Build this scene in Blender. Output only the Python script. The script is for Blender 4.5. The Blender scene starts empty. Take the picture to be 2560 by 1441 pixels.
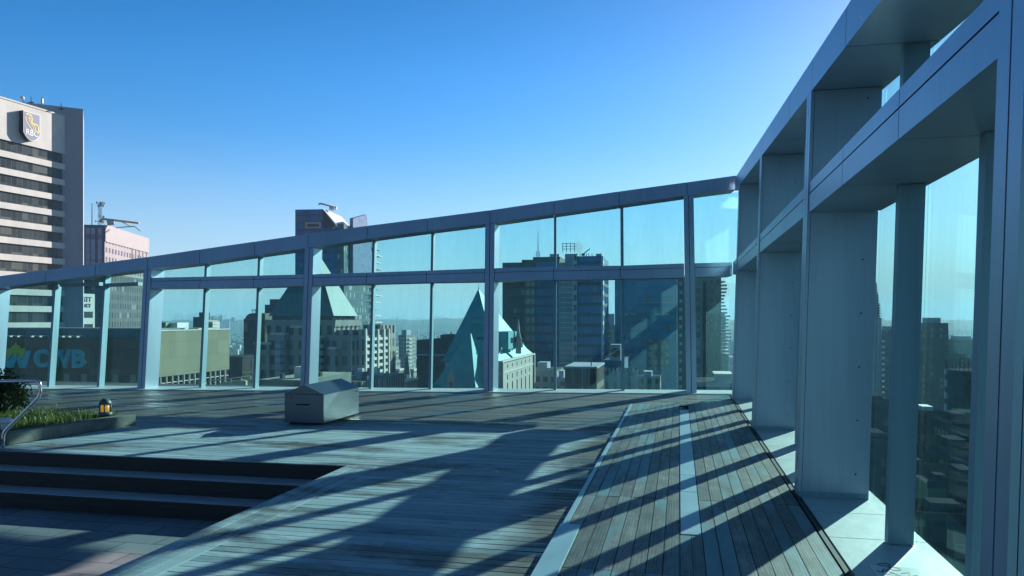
import bpy, math, random
import numpy as np
from mathutils import Matrix, Vector
random.seed(7)
R = math.radians
SC = bpy.context.scene
COL = SC.collection

# ------------------------------------------------------------------ camera
FPX, PX0, PY0, HC = 1900.0, 1280.0, 797.0, 1.7       # focal length in photo pixels, principal column, horizon row, eye height
cd = bpy.data.cameras.new("camera"); cam = bpy.data.objects.new("camera", cd); COL.objects.link(cam)
cam.location = (0, 0, HC); cam.rotation_euler = (R(90), 0, 0)
cd.sensor_width = 36; cd.lens = FPX / 2560 * 36
cd.shift_y = (PY0 - 720.5) / 2560
cd.clip_start = 0.05; cd.clip_end = 60000
SC.camera = cam
# ------------------------------------------------------------------ sky, sun, exposure
SUN_AZ, SUN_EL = 40.0, 20.3
w = bpy.data.worlds.new("World"); SC.world = w; w.use_nodes = True
nt = w.node_tree; nt.nodes.clear()
sky = nt.nodes.new('ShaderNodeTexSky'); sky.sky_type = 'NISHITA'; sky.sun_disc = False
sky.sun_elevation = R(SUN_EL); sky.sun_rotation = R(SUN_AZ)
sky.air_density = 1.0; sky.dust_density = 0.25; sky.ozone_density = 3.5
gm = nt.nodes.new('ShaderNodeGamma'); gm.inputs[1].default_value = 1.0
hs = nt.nodes.new('ShaderNodeHueSaturation'); hs.inputs['Saturation'].default_value = 1.42; hs.inputs['Hue'].default_value = 0.502
tn = nt.nodes.new('ShaderNodeMix'); tn.data_type = 'RGBA'; tn.blend_type = 'MULTIPLY'; tn.inputs[0].default_value = 1; tn.inputs[7].default_value = (.97, 1.0, 1.10, 1)
# sky dimmed towards the zenith, mostly above the view, to lower the ambient light
tcw = nt.nodes.new('ShaderNodeTexCoord'); spw = nt.nodes.new('ShaderNodeSeparateXYZ'); nt.links.new(tcw.outputs['Generated'], spw.inputs[0])
zr = nt.nodes.new('ShaderNodeMapRange'); zr.inputs[1].default_value = .30; zr.inputs[2].default_value = .85; zr.inputs[3].default_value = 1.0; zr.inputs[4].default_value = .18
nt.links.new(spw.outputs[2], zr.inputs[0])
tz = nt.nodes.new('ShaderNodeMix'); tz.data_type = 'RGBA'; tz.blend_type = 'MULTIPLY'; tz.inputs[0].default_value = 1
bg = nt.nodes.new('ShaderNodeBackground'); bg.inputs['Strength'].default_value = 0.080
out = nt.nodes.new('ShaderNodeOutputWorld')
nt.links.new(sky.outputs[0], gm.inputs[0]); nt.links.new(gm.outputs[0], hs.inputs['Color']); nt.links.new(hs.outputs[0], tn.inputs[6]); nt.links.new(tn.outputs[2], tz.inputs[6])
# dimmed behind the camera as well, to lower the fill on shaded faces
yr = nt.nodes.new('ShaderNodeMapRange'); yr.inputs[1].default_value = -.3; yr.inputs[2].default_value = .6; yr.inputs[3].default_value = .55; yr.inputs[4].default_value = 1.0
nt.links.new(spw.outputs[1], yr.inputs[0])
zy = nt.nodes.new('ShaderNodeMath'); zy.operation = 'MULTIPLY'; nt.links.new(zr.outputs[0], zy.inputs[0]); nt.links.new(yr.outputs[0], zy.inputs[1])
nt.links.new(zy.outputs[0], tz.inputs[7])
# pale band low over the horizon
hr_ = nt.nodes.new('ShaderNodeMapRange'); hr_.interpolation_type = 'SMOOTHSTEP'; hr_.inputs[1].default_value = .0; hr_.inputs[2].default_value = .24; hr_.inputs[3].default_value = .72; hr_.inputs[4].default_value = 0.0
nt.links.new(spw.outputs[2], hr_.inputs[0])
hm = nt.nodes.new('ShaderNodeMix'); hm.data_type = 'RGBA'; hm.inputs[7].default_value = (3.2, 4.35, 5.8, 1)
nt.links.new(hr_.outputs[0], hm.inputs[0]); nt.links.new(tz.outputs[2], hm.inputs[6])
h2 = nt.nodes.new('ShaderNodeMapRange'); h2.interpolation_type = 'SMOOTHSTEP'; h2.inputs[1].default_value = .0; h2.inputs[2].default_value = .085; h2.inputs[3].default_value = .8; h2.inputs[4].default_value = 0.0
nt.links.new(spw.outputs[2], h2.inputs[0])
hn = nt.nodes.new('ShaderNodeMix'); hn.data_type = 'RGBA'; hn.inputs[7].default_value = (5.3, 4.9, 4.8, 1)
nt.links.new(h2.outputs[0], hn.inputs[0]); nt.links.new(hm.outputs[2], hn.inputs[6]); nt.links.new(hn.outputs[2], bg.inputs[0]); nt.links.new(bg.outputs[0], out.inputs[0])
sd = bpy.data.lights.new("sun", 'SUN'); sd.energy = 5.0; sd.angle = R(0.5); sd.color = (1.0, 0.93, 0.84)
sun = bpy.data.objects.new("sun", sd); COL.objects.link(sun)
sv = Vector((math.sin(R(SUN_AZ)) * math.cos(R(SUN_EL)), math.cos(R(SUN_AZ)) * math.cos(R(SUN_EL)), math.sin(R(SUN_EL))))
sun.rotation_euler = (-sv).to_track_quat('-Z', 'Y').to_euler(); sun.location = (20, 20, 60)
SC.view_settings.view_transform = 'Standard'; SC.view_settings.look = 'None'
SC.view_settings.exposure = 0.93; SC.view_settings.gamma = 1.0
SC.render.engine = 'CYCLES'
SC.cycles.transparent_max_bounces = 24; SC.cycles.max_bounces = 7; SC.cycles.volume_bounces = 0

# ------------------------------------------------------------------ measuring helpers
def at(x, y, D):                       # photo pixel at depth D -> world point
    return Vector(((x - PX0) / FPX * D, D, HC + (PY0 - y) / FPX * D))
def ground(x, y, z=0.0):               # photo pixel on the level z
    D = (HC - z) * FPX / (y - PY0)
    return at(x, y, D)
GRID = R(12.4)                         # the street grid, shared by the right glass wall
U = Vector((math.sin(GRID), math.cos(GRID), 0)); V = Vector((math.cos(GRID), -math.sin(GRID), 0))
def pq(p, q, z=0.0): return V * p + U * q + Vector((0, 0, z))

# ------------------------------------------------------------------ mesh helpers
WM = {}
class MB:
    def __init__(self): self.v = []; self.f = []; self.m = []; self.sm = []
    def poly(self, pts, mi=0, smooth=False):
        b = len(self.v); self.v += [Vector(p) for p in pts]; self.f.append(tuple(range(b, b + len(pts)))); self.m.append(mi); self.sm.append(smooth)
    def hexa(self, p, mi=0):           # p: bottom ring 0-3, top ring 4-7
        b = len(self.v); self.v += [Vector(q) for q in p]
        for f in ((3, 2, 1, 0), (4, 5, 6, 7), (0, 1, 5, 4), (1, 2, 6, 5), (2, 3, 7, 6), (3, 0, 4, 7)):
            self.f.append(tuple(b + i for i in f)); self.m.append(mi); self.sm.append(False)
        return self
    def box(self, x0, x1, y0, y1, z0, z1, mi=0):
        return self.hexa([(x0, y0, z0), (x1, y0, z0), (x1, y1, z0), (x0, y1, z0), (x0, y0, z1), (x1, y0, z1), (x1, y1, z1), (x0, y1, z1)], mi)
    def prism(self, pts, z0, z1, mi=0):
        n = len(pts); b = len(self.v)
        self.v += [Vector((p[0], p[1], z0)) for p in pts] + [Vector((p[0], p[1], z1)) for p in pts]
        self.f.append(tuple(b + i for i in reversed(range(n)))); self.f.append(tuple(b + n + i for i in range(n))); self.m += [mi, mi]; self.sm += [False, False]
        for i in range(n):
            j = (i + 1) % n; self.f.append((b + i, b + j, b + n + j, b + n + i)); self.m.append(mi); self.sm.append(False)
        return self
    def tube(self, pts, r, n=8, mi=0, smooth=True):
        pts = [Vector(p) for p in pts]; b = len(self.v); k = len(pts)
        rr = r if isinstance(r, (list, tuple)) else [r] * k
        ref = None
        for i, p in enumerate(pts):
            t = (pts[min(i + 1, k - 1)] - pts[max(i - 1, 0)]).normalized()
            if ref is None: ref = Vector((0, 0, 1)) if abs(t.z) < .9 else Vector((1, 0, 0))
            a = (ref - t * ref.dot(t)).normalized(); ref = a; c = t.cross(a)
            for j in range(n):
                an = 2 * math.pi * j / n; self.v.append(p + a * (math.cos(an) * rr[i]) + c * (math.sin(an) * rr[i]))
        for i in range(k - 1):
            for j in range(n):
                self.f.append((b + i * n + j, b + i * n + (j + 1) % n, b + (i + 1) * n + (j + 1) % n, b + (i + 1) * n + j)); self.m.append(mi); self.sm.append(smooth)
        self.f.append(tuple(b + j for j in reversed(range(n)))); self.f.append(tuple(b + (k - 1) * n + j for j in range(n))); self.m += [mi, mi]; self.sm += [False, False]
        return self
    def lathe(self, c, prof, n=20, mi=0):
        c = Vector(c); b = len(self.v); k = len(prof)
        for (r, z) in prof:
            for j in range(n):
                an = 2 * math.pi * j / n; self.v.append(c + Vector((r * math.cos(an), r * math.sin(an), z)))
        for i in range(k - 1):
            for j in range(n):
                self.f.append((b + i * n + j, b + i * n + (j + 1) % n, b + (i + 1) * n + (j + 1) % n, b + (i + 1) * n + j)); self.m.append(mi); self.sm.append(True)
        self.f.append(tuple(b + j for j in reversed(range(n)))); self.f.append(tuple(b + (k - 1) * n + j for j in range(n))); self.m += [mi, mi]; self.sm += [False, False]
        return self
    def build(self, name, mats, parent=None, world=False, bevel=0, loc=None):
        if not isinstance(mats, (list, tuple)): mats = [mats]
        me = bpy.data.meshes.new(name)
        M = Matrix.Identity(4)
        if world and parent is not None: M = WM[root_of(parent)].inverted()
        if loc is not None: M = Matrix.Translation(-Vector(loc))
        me.from_pydata([tuple(M @ v) for v in self.v], [], self.f)
        for m in mats: me.materials.append(m)
        me.polygons.foreach_set('material_index', self.m); me.polygons.foreach_set('use_smooth', self.sm)
        me.update()
        o = bpy.data.objects.new(name, me); COL.objects.link(o)
        if loc is not None: o.location = loc
        if parent is not None: o.parent = parent
        if bevel:
            md = o.modifiers.new('bevel', 'BEVEL'); md.width = bevel; md.segments = 2; md.limit_method = 'ANGLE'
        return o
ROOT = {}
def root_of(o):
    while o.parent is not None: o = o.parent
    return o.name
def tag(o, label=None, cat=None, group=None, kind=None):
    if label: o['label'] = label
    if cat: o['category'] = cat
    if group: o['group'] = group
    if kind: o['kind'] = kind
    return o
def thing(name, label, cat, loc=(0, 0, 0), rz=0.0, group=None):
    o = bpy.data.objects.new(name, None); COL.objects.link(o)
    o.location = loc; o.rotation_euler = (0, 0, rz); o.empty_display_size = .3
    WM[o.name] = Matrix.Translation(Vector(loc)) @ Matrix.Rotation(rz, 4, 'Z')
    return tag(o, label, cat, group)
def copy_tree(o, parent=None):
    c = o.copy(); COL.objects.link(c)
    if parent is not None: c.parent = parent
    for ch in list(o.children): copy_tree(ch, c)
    return c
def text(name, body, size, ext, mat, parent, M, bold=0.0, sx=1.0):
    cu = bpy.data.curves.new(name, 'FONT'); cu.body = body; cu.size = size; cu.extrude = ext; cu.offset = bold
    cu.align_x = 'CENTER'; cu.align_y = 'CENTER'; cu.resolution_u = 4
    t = bpy.data.objects.new(name + '_tmp', cu); COL.objects.link(t)
    dg = bpy.context.evaluated_depsgraph_get(); me = bpy.data.meshes.new_from_object(t.evaluated_get(dg))
    bpy.data.objects.remove(t); me.name = name
    me.transform(Matrix.Diagonal((sx, 1, 1, 1))); me.transform(M); me.materials.clear(); me.materials.append(mat)
    o = bpy.data.objects.new(name, me); COL.objects.link(o)
    if parent is not None: o.parent = parent
    return o

# ------------------------------------------------------------------ materials
def base_mat(name):
    m = bpy.data.materials.new(name); m.use_nodes = True
    nt = m.node_tree; b = nt.nodes['Principled BSDF']
    return m, nt, b
def mth(nt, op, a, b=None, c=None):
    n = nt.nodes.new('ShaderNodeMath'); n.operation = op
    for i, x in enumerate((a, b, c)):
        if x is None: continue
        if isinstance(x, (int, float)): n.inputs[i].default_value = x
        else: nt.links.new(x, n.inputs[i])
    return n.outputs[0]
def mix(nt, f, a, b):
    n = nt.nodes.new('ShaderNodeMix'); n.data_type = 'RGBA'
    for x, k in ((f, 0), (a, 6), (b, 7)):
        if isinstance(x, (int, float)): n.inputs[k].default_value = x
        elif isinstance(x, tuple): n.inputs[k].default_value = (*x, 1)
        else: nt.links.new(x, n.inputs[k])
    return n.outputs[2]
def ramp(nt, f, stops):
    n = nt.nodes.new('ShaderNodeValToRGB'); e = n.color_ramp.elements
    while len(e) < len(stops): e.new(.5)
    for i, (p, c) in enumerate(stops): e[i].position = p; e[i].color = (*c, 1) if isinstance(c, tuple) else (c, c, c, 1)
    nt.links.new(f, n.inputs[0]); return n.outputs[0]
def coords(nt, scale=(1, 1, 1), kind='Object'):
    tc = nt.nodes.new('ShaderNodeTexCoord'); mp = nt.nodes.new('ShaderNodeMapping'); mp.inputs['Scale'].default_value = scale
    nt.links.new(tc.outputs[kind], mp.inputs[0]); return mp.outputs[0]
def noise(nt, vec, scale, detail=4, rough=.6):
    n = nt.nodes.new('ShaderNodeTexNoise'); n.inputs['Scale'].default_value = scale; n.inputs['Detail'].default_value = detail; n.inputs['Roughness'].default_value = rough
    nt.links.new(vec, n.inputs['Vector']); return n.outputs['Fac']
def pr(name, col, rough=.6, metal=0.0, var=.15, scale=3.0, bump=0.0, stretch=(1, 1, 1), spec=.5, rvar=0.0, emit=0):
    m, nt, b = base_mat(name)
    v = coords(nt, stretch); n = noise(nt, v, scale)
    d = tuple(c * (1 - var) for c in col); l = tuple(min(1, c * (1 + var)) for c in col)
    c = ramp(nt, n, [(.3, d), (.7, l)])
    nt.links.new(c, b.inputs['Base Color']); b.inputs['Roughness'].default_value = rough; b.inputs['Metallic'].default_value = metal
    b.inputs['Specular IOR Level'].default_value = spec
    if rvar:
        nt.links.new(mth(nt, 'ADD', mth(nt, 'MULTIPLY', noise(nt, v, scale * .6, 5), rvar), rough - rvar * .5), b.inputs['Roughness'])
    if bump:
        bp = nt.nodes.new('ShaderNodeBump'); bp.inputs['Strength'].default_value = bump; bp.inputs['Distance'].default_value = .02
        nt.links.new(noise(nt, v, scale * 4, 6), bp.inputs['Height']); nt.links.new(bp.outputs[0], b.inputs['Normal'])
    if emit:
        nt.links.new(c, b.inputs['Emission Color']); b.inputs['Emission Strength'].default_value = emit
    return m
def facade(name, wall, g1, g2, pu, pv, fu, fv, grough=.15, wvar=.15, roof=(.12, .12, .13), blind=(.3, .3, .28), pblind=.12, wrough=.8, bump=.6, ou=0.0, ov=0.0):
    """wall with a grid of windows, u runs round the walls, v up"""
    m, nt, b = base_mat(name)
    tc = nt.nodes.new('ShaderNodeTexCoord'); sp = nt.nodes.new('ShaderNodeSeparateXYZ'); nt.links.new(tc.outputs['Object'], sp.inputs[0])
    u = mth(nt, 'ADD', mth(nt, 'DIVIDE', mth(nt, 'ADD', sp.outputs[0], sp.outputs[1]), pu), 500 + ou); v = mth(nt, 'ADD', mth(nt, 'DIVIDE', sp.outputs[2], pv), 500 + ov)
    mu = mth(nt, 'LESS_THAN', mth(nt, 'ABSOLUTE', mth(nt, 'SUBTRACT', mth(nt, 'FRACT', u), .5)), fu / 2)
    mv = mth(nt, 'LESS_THAN', mth(nt, 'ABSOLUTE', mth(nt, 'SUBTRACT', mth(nt, 'FRACT', v), .5)), fv / 2)
    ge = nt.nodes.new('ShaderNodeNewGeometry'); sn = nt.nodes.new('ShaderNodeSeparateXYZ'); nt.links.new(ge.outputs['Normal'], sn.inputs[0])
    up = mth(nt, 'GREATER_THAN', mth(nt, 'ABSOLUTE', sn.outputs[2]), .7)
    mask = mth(nt, 'MULTIPLY', mth(nt, 'MULTIPLY', mu, mv), mth(nt, 'SUBTRACT', 1.0, up))
    cb = nt.nodes.new('ShaderNodeCombineXYZ'); nt.links.new(mth(nt, 'FLOOR', u), cb.inputs[0]); nt.links.new(mth(nt, 'FLOOR', v), cb.inputs[1])
    wn = nt.nodes.new('ShaderNodeTexWhiteNoise'); wn.noise_dimensions = '2D'; nt.links.new(cb.outputs[0], wn.inputs['Vector'])
    gc = mix(nt, wn.outputs['Value'], g1, g2)
    gc = mix(nt, mth(nt, 'LESS_THAN', wn.outputs['Value'], pblind), gc, blind)
    nz = noise(nt, coords(nt, (1, 1, .35)), .25, 5)
    wc = ramp(nt, nz, [(.3, tuple(c * (1 - wvar) for c in wall)), (.7, tuple(min(1, c * (1 + wvar)) for c in wall))])
    rc = ramp(nt, noise(nt, coords(nt), .4, 4), [(.3, tuple(c * .7 for c in roof)), (.7, tuple(c * 1.3 for c in roof))])
    c = mix(nt, up, mix(nt, mask, wc, gc), rc)
    nt.links.new(c, b.inputs['Base Color'])
    nt.links.new(mth(nt, 'ADD', mth(nt, 'MULTIPLY', mask, grough - wrough), wrough), b.inputs['Roughness']); nt.links.new(mth(nt, 'MULTIPLY', mth(nt, 'SUBTRACT', 1.0, up), .22), b.inputs['Specular IOR Level'])
    bp = nt.nodes.new('ShaderNodeBump'); bp.inputs['Strength'].default_value = bump; bp.inputs['Distance'].default_value = .3; bp.invert = True
    nt.links.new(mask, bp.inputs['Height']); nt.links.new(bp.outputs[0], b.inputs['Normal'])
    return m

M_METAL = pr('painted_aluminium', (.31, .395, .50), .36, .42, .06, 1.2, rvar=.12, stretch=(1, 1, .25))
M_METALR = pr('painted_aluminium_matt', (.19, .31, .38), .5, .3, .09, .9, rvar=.1, stretch=(1, 1, .2))
def weather(m, amt=.35):
    nt = m.node_tree; b = nt.nodes['Principled BSDF']; src = b.inputs['Base Color'].links[0].from_socket
    st = noise(nt, coords(nt, (9, 9, .28)), 1.6, 7, .72); bl = noise(nt, coords(nt, (1, 1, .6)), .7, 5, .6)
    f = ramp(nt, mth(nt, 'ADD', mth(nt, 'MULTIPLY', st, .6), mth(nt, 'MULTIPLY', bl, .4)), [(.38, 0.0), (.66, 1.0)])
    mx = nt.nodes.new('ShaderNodeMix'); mx.data_type = 'RGBA'; mx.blend_type = 'MULTIPLY'; nt.links.new(mth(nt, 'MULTIPLY', f, amt), mx.inputs[0]); nt.links.new(src, mx.inputs[6]); mx.inputs[7].default_value = (.55, .56, .54, 1)
    nt.links.new(mx.outputs[2], b.inputs['Base Color'])
weather(M_METAL); weather(M_METALR, .5)
M_SEAM = pr('dark_seam', (.015, .018, .022), .8)
M_LEDGE = pr('pale_ledge_coating', (.52, .56, .56), .55, 0, .1, 2.2, bump=.15, rvar=.2)
M_RUB = pr('black_rubber', (.02, .02, .022), .7)
def glass_mat():
    m = bpy.data.materials.new('tinted_glass'); m.use_nodes = True; nt = m.node_tree; nt.nodes.clear()
    o = nt.nodes.new('ShaderNodeOutputMaterial'); tr = nt.nodes.new('ShaderNodeBsdfTransparent'); gl = nt.nodes.new('ShaderNodeBsdfGlossy')
    v = coords(nt, (1.2, 1.2, .25)); n = noise(nt, v, 1.3, 6)
    c = ramp(nt, n, [(.25, (.665, .885, .88)), (.75, (.72, .935, .925))]); nt.links.new(c, tr.inputs[0])
    gl.inputs['Roughness'].default_value = .02; gl.inputs[0].default_value = (.8, .95, .95, 1)
    lw = nt.nodes.new('ShaderNodeLayerWeight'); lw.inputs[0].default_value = .5
    rf = mth(nt, 'ADD', mth(nt, 'MULTIPLY', mth(nt, 'POWER', lw.outputs['Facing'], 5.0), .5), .025)
    df = nt.nodes.new('ShaderNodeBsdfDiffuse'); df.inputs[0].default_value = (.55, .62, .6, 1)
    # dried streaks of dirt
    st = noise(nt, coords(nt, (6, 6, .35)), 2.0, 7, .7)
    sf = mth(nt, 'MULTIPLY', ramp(nt, st, [(.5, 0.0), (.8, 1.0)]), .07)
    m1 = nt.nodes.new('ShaderNodeMixShader'); nt.links.new(rf, m1.inputs[0]); nt.links.new(tr.outputs[0], m1.inputs[1]); nt.links.new(gl.outputs[0], m1.inputs[2])
    m2 = nt.nodes.new('ShaderNodeMixShader'); nt.links.new(sf, m2.inputs[0]); nt.links.new(m1.outputs[0], m2.inputs[1]); nt.links.new(df.outputs[0], m2.inputs[2])
    nt.links.new(m2.outputs[0], o.inputs[0]); return m
M_GLASS = glass_mat()

def deck_mat():
    m, nt, b = base_mat('deck_boards'); L = nt.links
    tc = nt.nodes.new('ShaderNodeTexCoord'); sp = nt.nodes.new('ShaderNodeSeparateXYZ'); L.new(tc.outputs['Object'], sp.inputs[0])
    p, q = sp.outputs[0], sp.outputs[1]
    ge = nt.nodes.new('ShaderNodeNewGeometry'); isl = ge.outputs['Random Per Island']
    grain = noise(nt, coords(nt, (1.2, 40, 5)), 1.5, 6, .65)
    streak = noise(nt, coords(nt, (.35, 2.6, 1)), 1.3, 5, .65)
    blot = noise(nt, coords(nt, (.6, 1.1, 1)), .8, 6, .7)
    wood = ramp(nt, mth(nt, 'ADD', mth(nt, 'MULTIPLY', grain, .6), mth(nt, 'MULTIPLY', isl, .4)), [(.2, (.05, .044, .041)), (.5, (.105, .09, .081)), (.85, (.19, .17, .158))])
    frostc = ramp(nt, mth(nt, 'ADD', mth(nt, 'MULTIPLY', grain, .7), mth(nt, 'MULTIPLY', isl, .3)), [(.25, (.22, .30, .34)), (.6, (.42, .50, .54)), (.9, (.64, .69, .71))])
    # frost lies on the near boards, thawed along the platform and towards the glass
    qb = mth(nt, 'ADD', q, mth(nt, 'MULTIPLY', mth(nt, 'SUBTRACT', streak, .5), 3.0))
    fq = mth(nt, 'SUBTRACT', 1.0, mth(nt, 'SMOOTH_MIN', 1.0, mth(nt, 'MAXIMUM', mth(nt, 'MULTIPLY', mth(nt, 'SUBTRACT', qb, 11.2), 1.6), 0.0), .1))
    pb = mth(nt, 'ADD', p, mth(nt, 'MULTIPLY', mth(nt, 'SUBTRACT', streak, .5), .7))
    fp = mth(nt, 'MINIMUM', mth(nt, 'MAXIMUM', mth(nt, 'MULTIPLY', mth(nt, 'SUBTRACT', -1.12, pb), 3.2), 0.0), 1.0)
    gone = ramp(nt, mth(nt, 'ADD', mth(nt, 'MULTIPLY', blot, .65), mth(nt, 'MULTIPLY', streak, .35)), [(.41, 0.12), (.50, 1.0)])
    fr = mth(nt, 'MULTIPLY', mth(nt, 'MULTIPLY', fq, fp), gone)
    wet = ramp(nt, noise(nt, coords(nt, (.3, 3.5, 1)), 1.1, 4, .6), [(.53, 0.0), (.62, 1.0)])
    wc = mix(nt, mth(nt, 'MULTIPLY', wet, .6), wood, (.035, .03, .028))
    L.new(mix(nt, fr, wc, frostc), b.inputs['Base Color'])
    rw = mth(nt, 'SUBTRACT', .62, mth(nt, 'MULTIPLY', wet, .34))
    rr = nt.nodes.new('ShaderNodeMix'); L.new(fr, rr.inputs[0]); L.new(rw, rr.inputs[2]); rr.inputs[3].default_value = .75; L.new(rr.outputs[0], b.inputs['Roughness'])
    bp = nt.nodes.new('ShaderNodeBump'); bp.inputs['Strength'].default_value = .35; bp.inputs['Distance'].default_value = .006
    L.new(noise(nt, coords(nt, (2, 60, 10)), 2.0, 6), bp.inputs['Height']); L.new(bp.outputs[0], b.inputs['Normal'])
    return m
M_DECK = deck_mat()
def platform_mat():
    m, nt, b = base_mat('weathered_boards'); L = nt.links
    ge = nt.nodes.new('ShaderNodeNewGeometry'); isl = ge.outputs['Random Per Island']
    tc = nt.nodes.new('ShaderNodeTexCoord'); ad = nt.nodes.new('ShaderNodeVectorMath'); ad.operation = 'ADD'
    cb = nt.nodes.new('ShaderNodeCombineXYZ'); L.new(mth(nt, 'MULTIPLY', isl, 37.0), cb.inputs[1]); L.new(mth(nt, 'MULTIPLY', isl, 11.0), cb.inputs[0])
    L.new(tc.outputs['Object'], ad.inputs[0]); L.new(cb.outputs[0], ad.inputs[1])
    def nz(s, sc, d=6, r=.65):
        mp = nt.nodes.new('ShaderNodeMapping'); mp.inputs['Scale'].default_value = s; L.new(ad.outputs[0], mp.inputs[0]); return noise(nt, mp.outputs[0], sc, d, r)
    wv = nt.nodes.new('ShaderNodeTexWave'); wv.inputs['Scale'].default_value = 9; wv.inputs['Distortion'].default_value = 9; wv.inputs['Detail'].default_value = 4; wv.inputs['Detail Scale'].default_value = .6
    mp = nt.nodes.new('ShaderNodeMapping'); mp.inputs['Scale'].default_value = (1.6, .16, 1); L.new(ad.outputs[0], mp.inputs[0]); L.new(mp.outputs[0], wv.inputs[0])
    g = mth(nt, 'ADD', mth(nt, 'MULTIPLY', nz((22, .8, 1), 2.0), .45), mth(nt, 'ADD', mth(nt, 'MULTIPLY', wv.outputs['Fac'], .1), mth(nt, 'ADD', mth(nt, 'ADD', mth(nt, 'MULTIPLY', isl, .17), .09), mth(nt, 'MULTIPLY', mth(nt, 'SUBTRACT', nz((2.5, 1.4, 1), 2.2, 6, .75), .5), .8))))
    wood = ramp(nt, g, [(.28, (.06, .056, .052)), (.5, (.15, .14, .13)), (.72, (.31, .295, .275))])
    bl = nz((2.0, .55, 1), 1.1, 4, .55)
    sel = mth(nt, 'GREATER_THAN', mth(nt, 'FRACT', mth(nt, 'MULTIPLY', isl, 7.31)), .45)
    ft = mth(nt, 'MULTIPLY', ramp(nt, bl, [(.47, 0.0), (.58, 1.0)]), sel)
    L.new(mix(nt, mth(nt, 'MULTIPLY', ft, .85), wood, (.14, .25, .29)), b.inputs['Base Color'])
    L.new(mth(nt, 'ADD', mth(nt, 'MULTIPLY', nz((5, 1, 1), 2), .3), .4), b.inputs['Roughness'])
    bp = nt.nodes.new('ShaderNodeBump'); bp.inputs['Strength'].default_value = .4; bp.inputs['Distance'].default_value = .005
    L.new(g, bp.inputs['Height']); L.new(bp.outputs[0], b.inputs['Normal'])
    return m
M_PLAT = platform_mat()
M_STRIP = pr('pale_metal_strip', (.36, .48, .54), .45, .2, .08, 3, rvar=.15)
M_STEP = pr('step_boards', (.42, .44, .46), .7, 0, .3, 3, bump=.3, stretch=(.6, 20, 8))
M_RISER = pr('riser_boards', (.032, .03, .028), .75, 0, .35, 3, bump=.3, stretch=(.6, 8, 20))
def paver_mat():
    m, nt, b = base_mat('stone_pavers'); L = nt.links
    br = nt.nodes.new('ShaderNodeTexBrick'); L.new(coords(nt), br.inputs['Vector'])
    br.inputs['Scale'].default_value = 1; br.inputs['Brick Width'].default_value = .6; br.inputs['Row Height'].default_value = .3
    br.inputs['Mortar Size'].default_value = .006; br.inputs['Mortar Smooth'].default_value = .2; br.offset = .5
    br.inputs['Color1'].default_value = (.20, .22, .24, 1); br.inputs['Color2'].default_value = (.26, .28, .30, 1); br.inputs['Mortar'].default_value = (.03, .03, .035, 1)
    n = noise(nt, coords(nt), 1.2, 6); n2 = noise(nt, coords(nt), 60, 3)
    f = mth(nt, 'ADD', mth(nt, 'MULTIPLY', n, .6), mth(nt, 'ADD', mth(nt, 'MULTIPLY', n2, .3), .45))
    mx = nt.nodes.new('ShaderNodeMix'); mx.data_type = 'RGBA'; mx.blend_type = 'MULTIPLY'; mx.inputs[0].default_value = 1
    L.new(br.outputs[0], mx.inputs[6]); L.new(f, mx.inputs[7]); L.new(mx.outputs[2], b.inputs['Base Color']); b.inputs['Roughness'].default_value = .75
    bp = nt.nodes.new('ShaderNodeBump'); bp.inputs['Strength'].default_value = .5; bp.inputs['Distance'].default_value = .006; bp.invert = True
    L.new(br.outputs['Fac'], bp.inputs['Height']); L.new(bp.outputs[0], b.inputs['Normal']); return m
M_PAVE = paver_mat()

# ================================================================== GLASS WALLS
class Wall:
    def __init__(s, B, e, n, lean):
        s.B = Vector(B); s.e = Vector(e); s.n = Vector(n); s.g = Vector((n[0] * lean, n[1] * lean, 1))
    def sh(s, x, y, t=0.0):            # photo pixel -> (s, h) on the plane t behind the front plane
        r = Vector(((x - PX0) / FPX, 1, (PY0 - y) / FPX)); rhs = Vector((0, 0, HC)) - s.B - s.n * t
        A = np.array([[s.e[i], s.g[i], -r[i]] for i in range(3)]); sol = np.linalg.solve(A, np.array(rhs)); return sol[0], sol[1]
    def P(s, a, h, t): return s.B + s.e * a + s.g * h + s.n * t
    def hexa(s, mb, a0, a1, h0, h1, t0, t1, mi=0, sk=0.0):
        """h0/h1 are numbers or (at a0, at a1); sk slides the back along the wall"""
        h0 = h0 if isinstance(h0, tuple) else (h0, h0); h1 = h1 if isinstance(h1, tuple) else (h1, h1); d = sk * (t1 - t0)
        mb.hexa([s.P(a0, h0[0], t0), s.P(a1, h0[1], t0), s.P(a1 + d, h0[1], t1), s.P(a0 + d, h0[0], t1),
                 s.P(a0, h1[0], t0), s.P(a1, h1[1], t0), s.P(a1 + d, h1[1], t1), s.P(a0 + d, h1[0], t1)], mi)
def interp(pts, x):
    for (x0, y0), (x1, y1) in zip(pts, pts[1:]):
        if x <= x1 or (x1, y1) == pts[-1]: return y0 + (y1 - y0) * (x - x0) / (x1 - x0)

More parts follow.
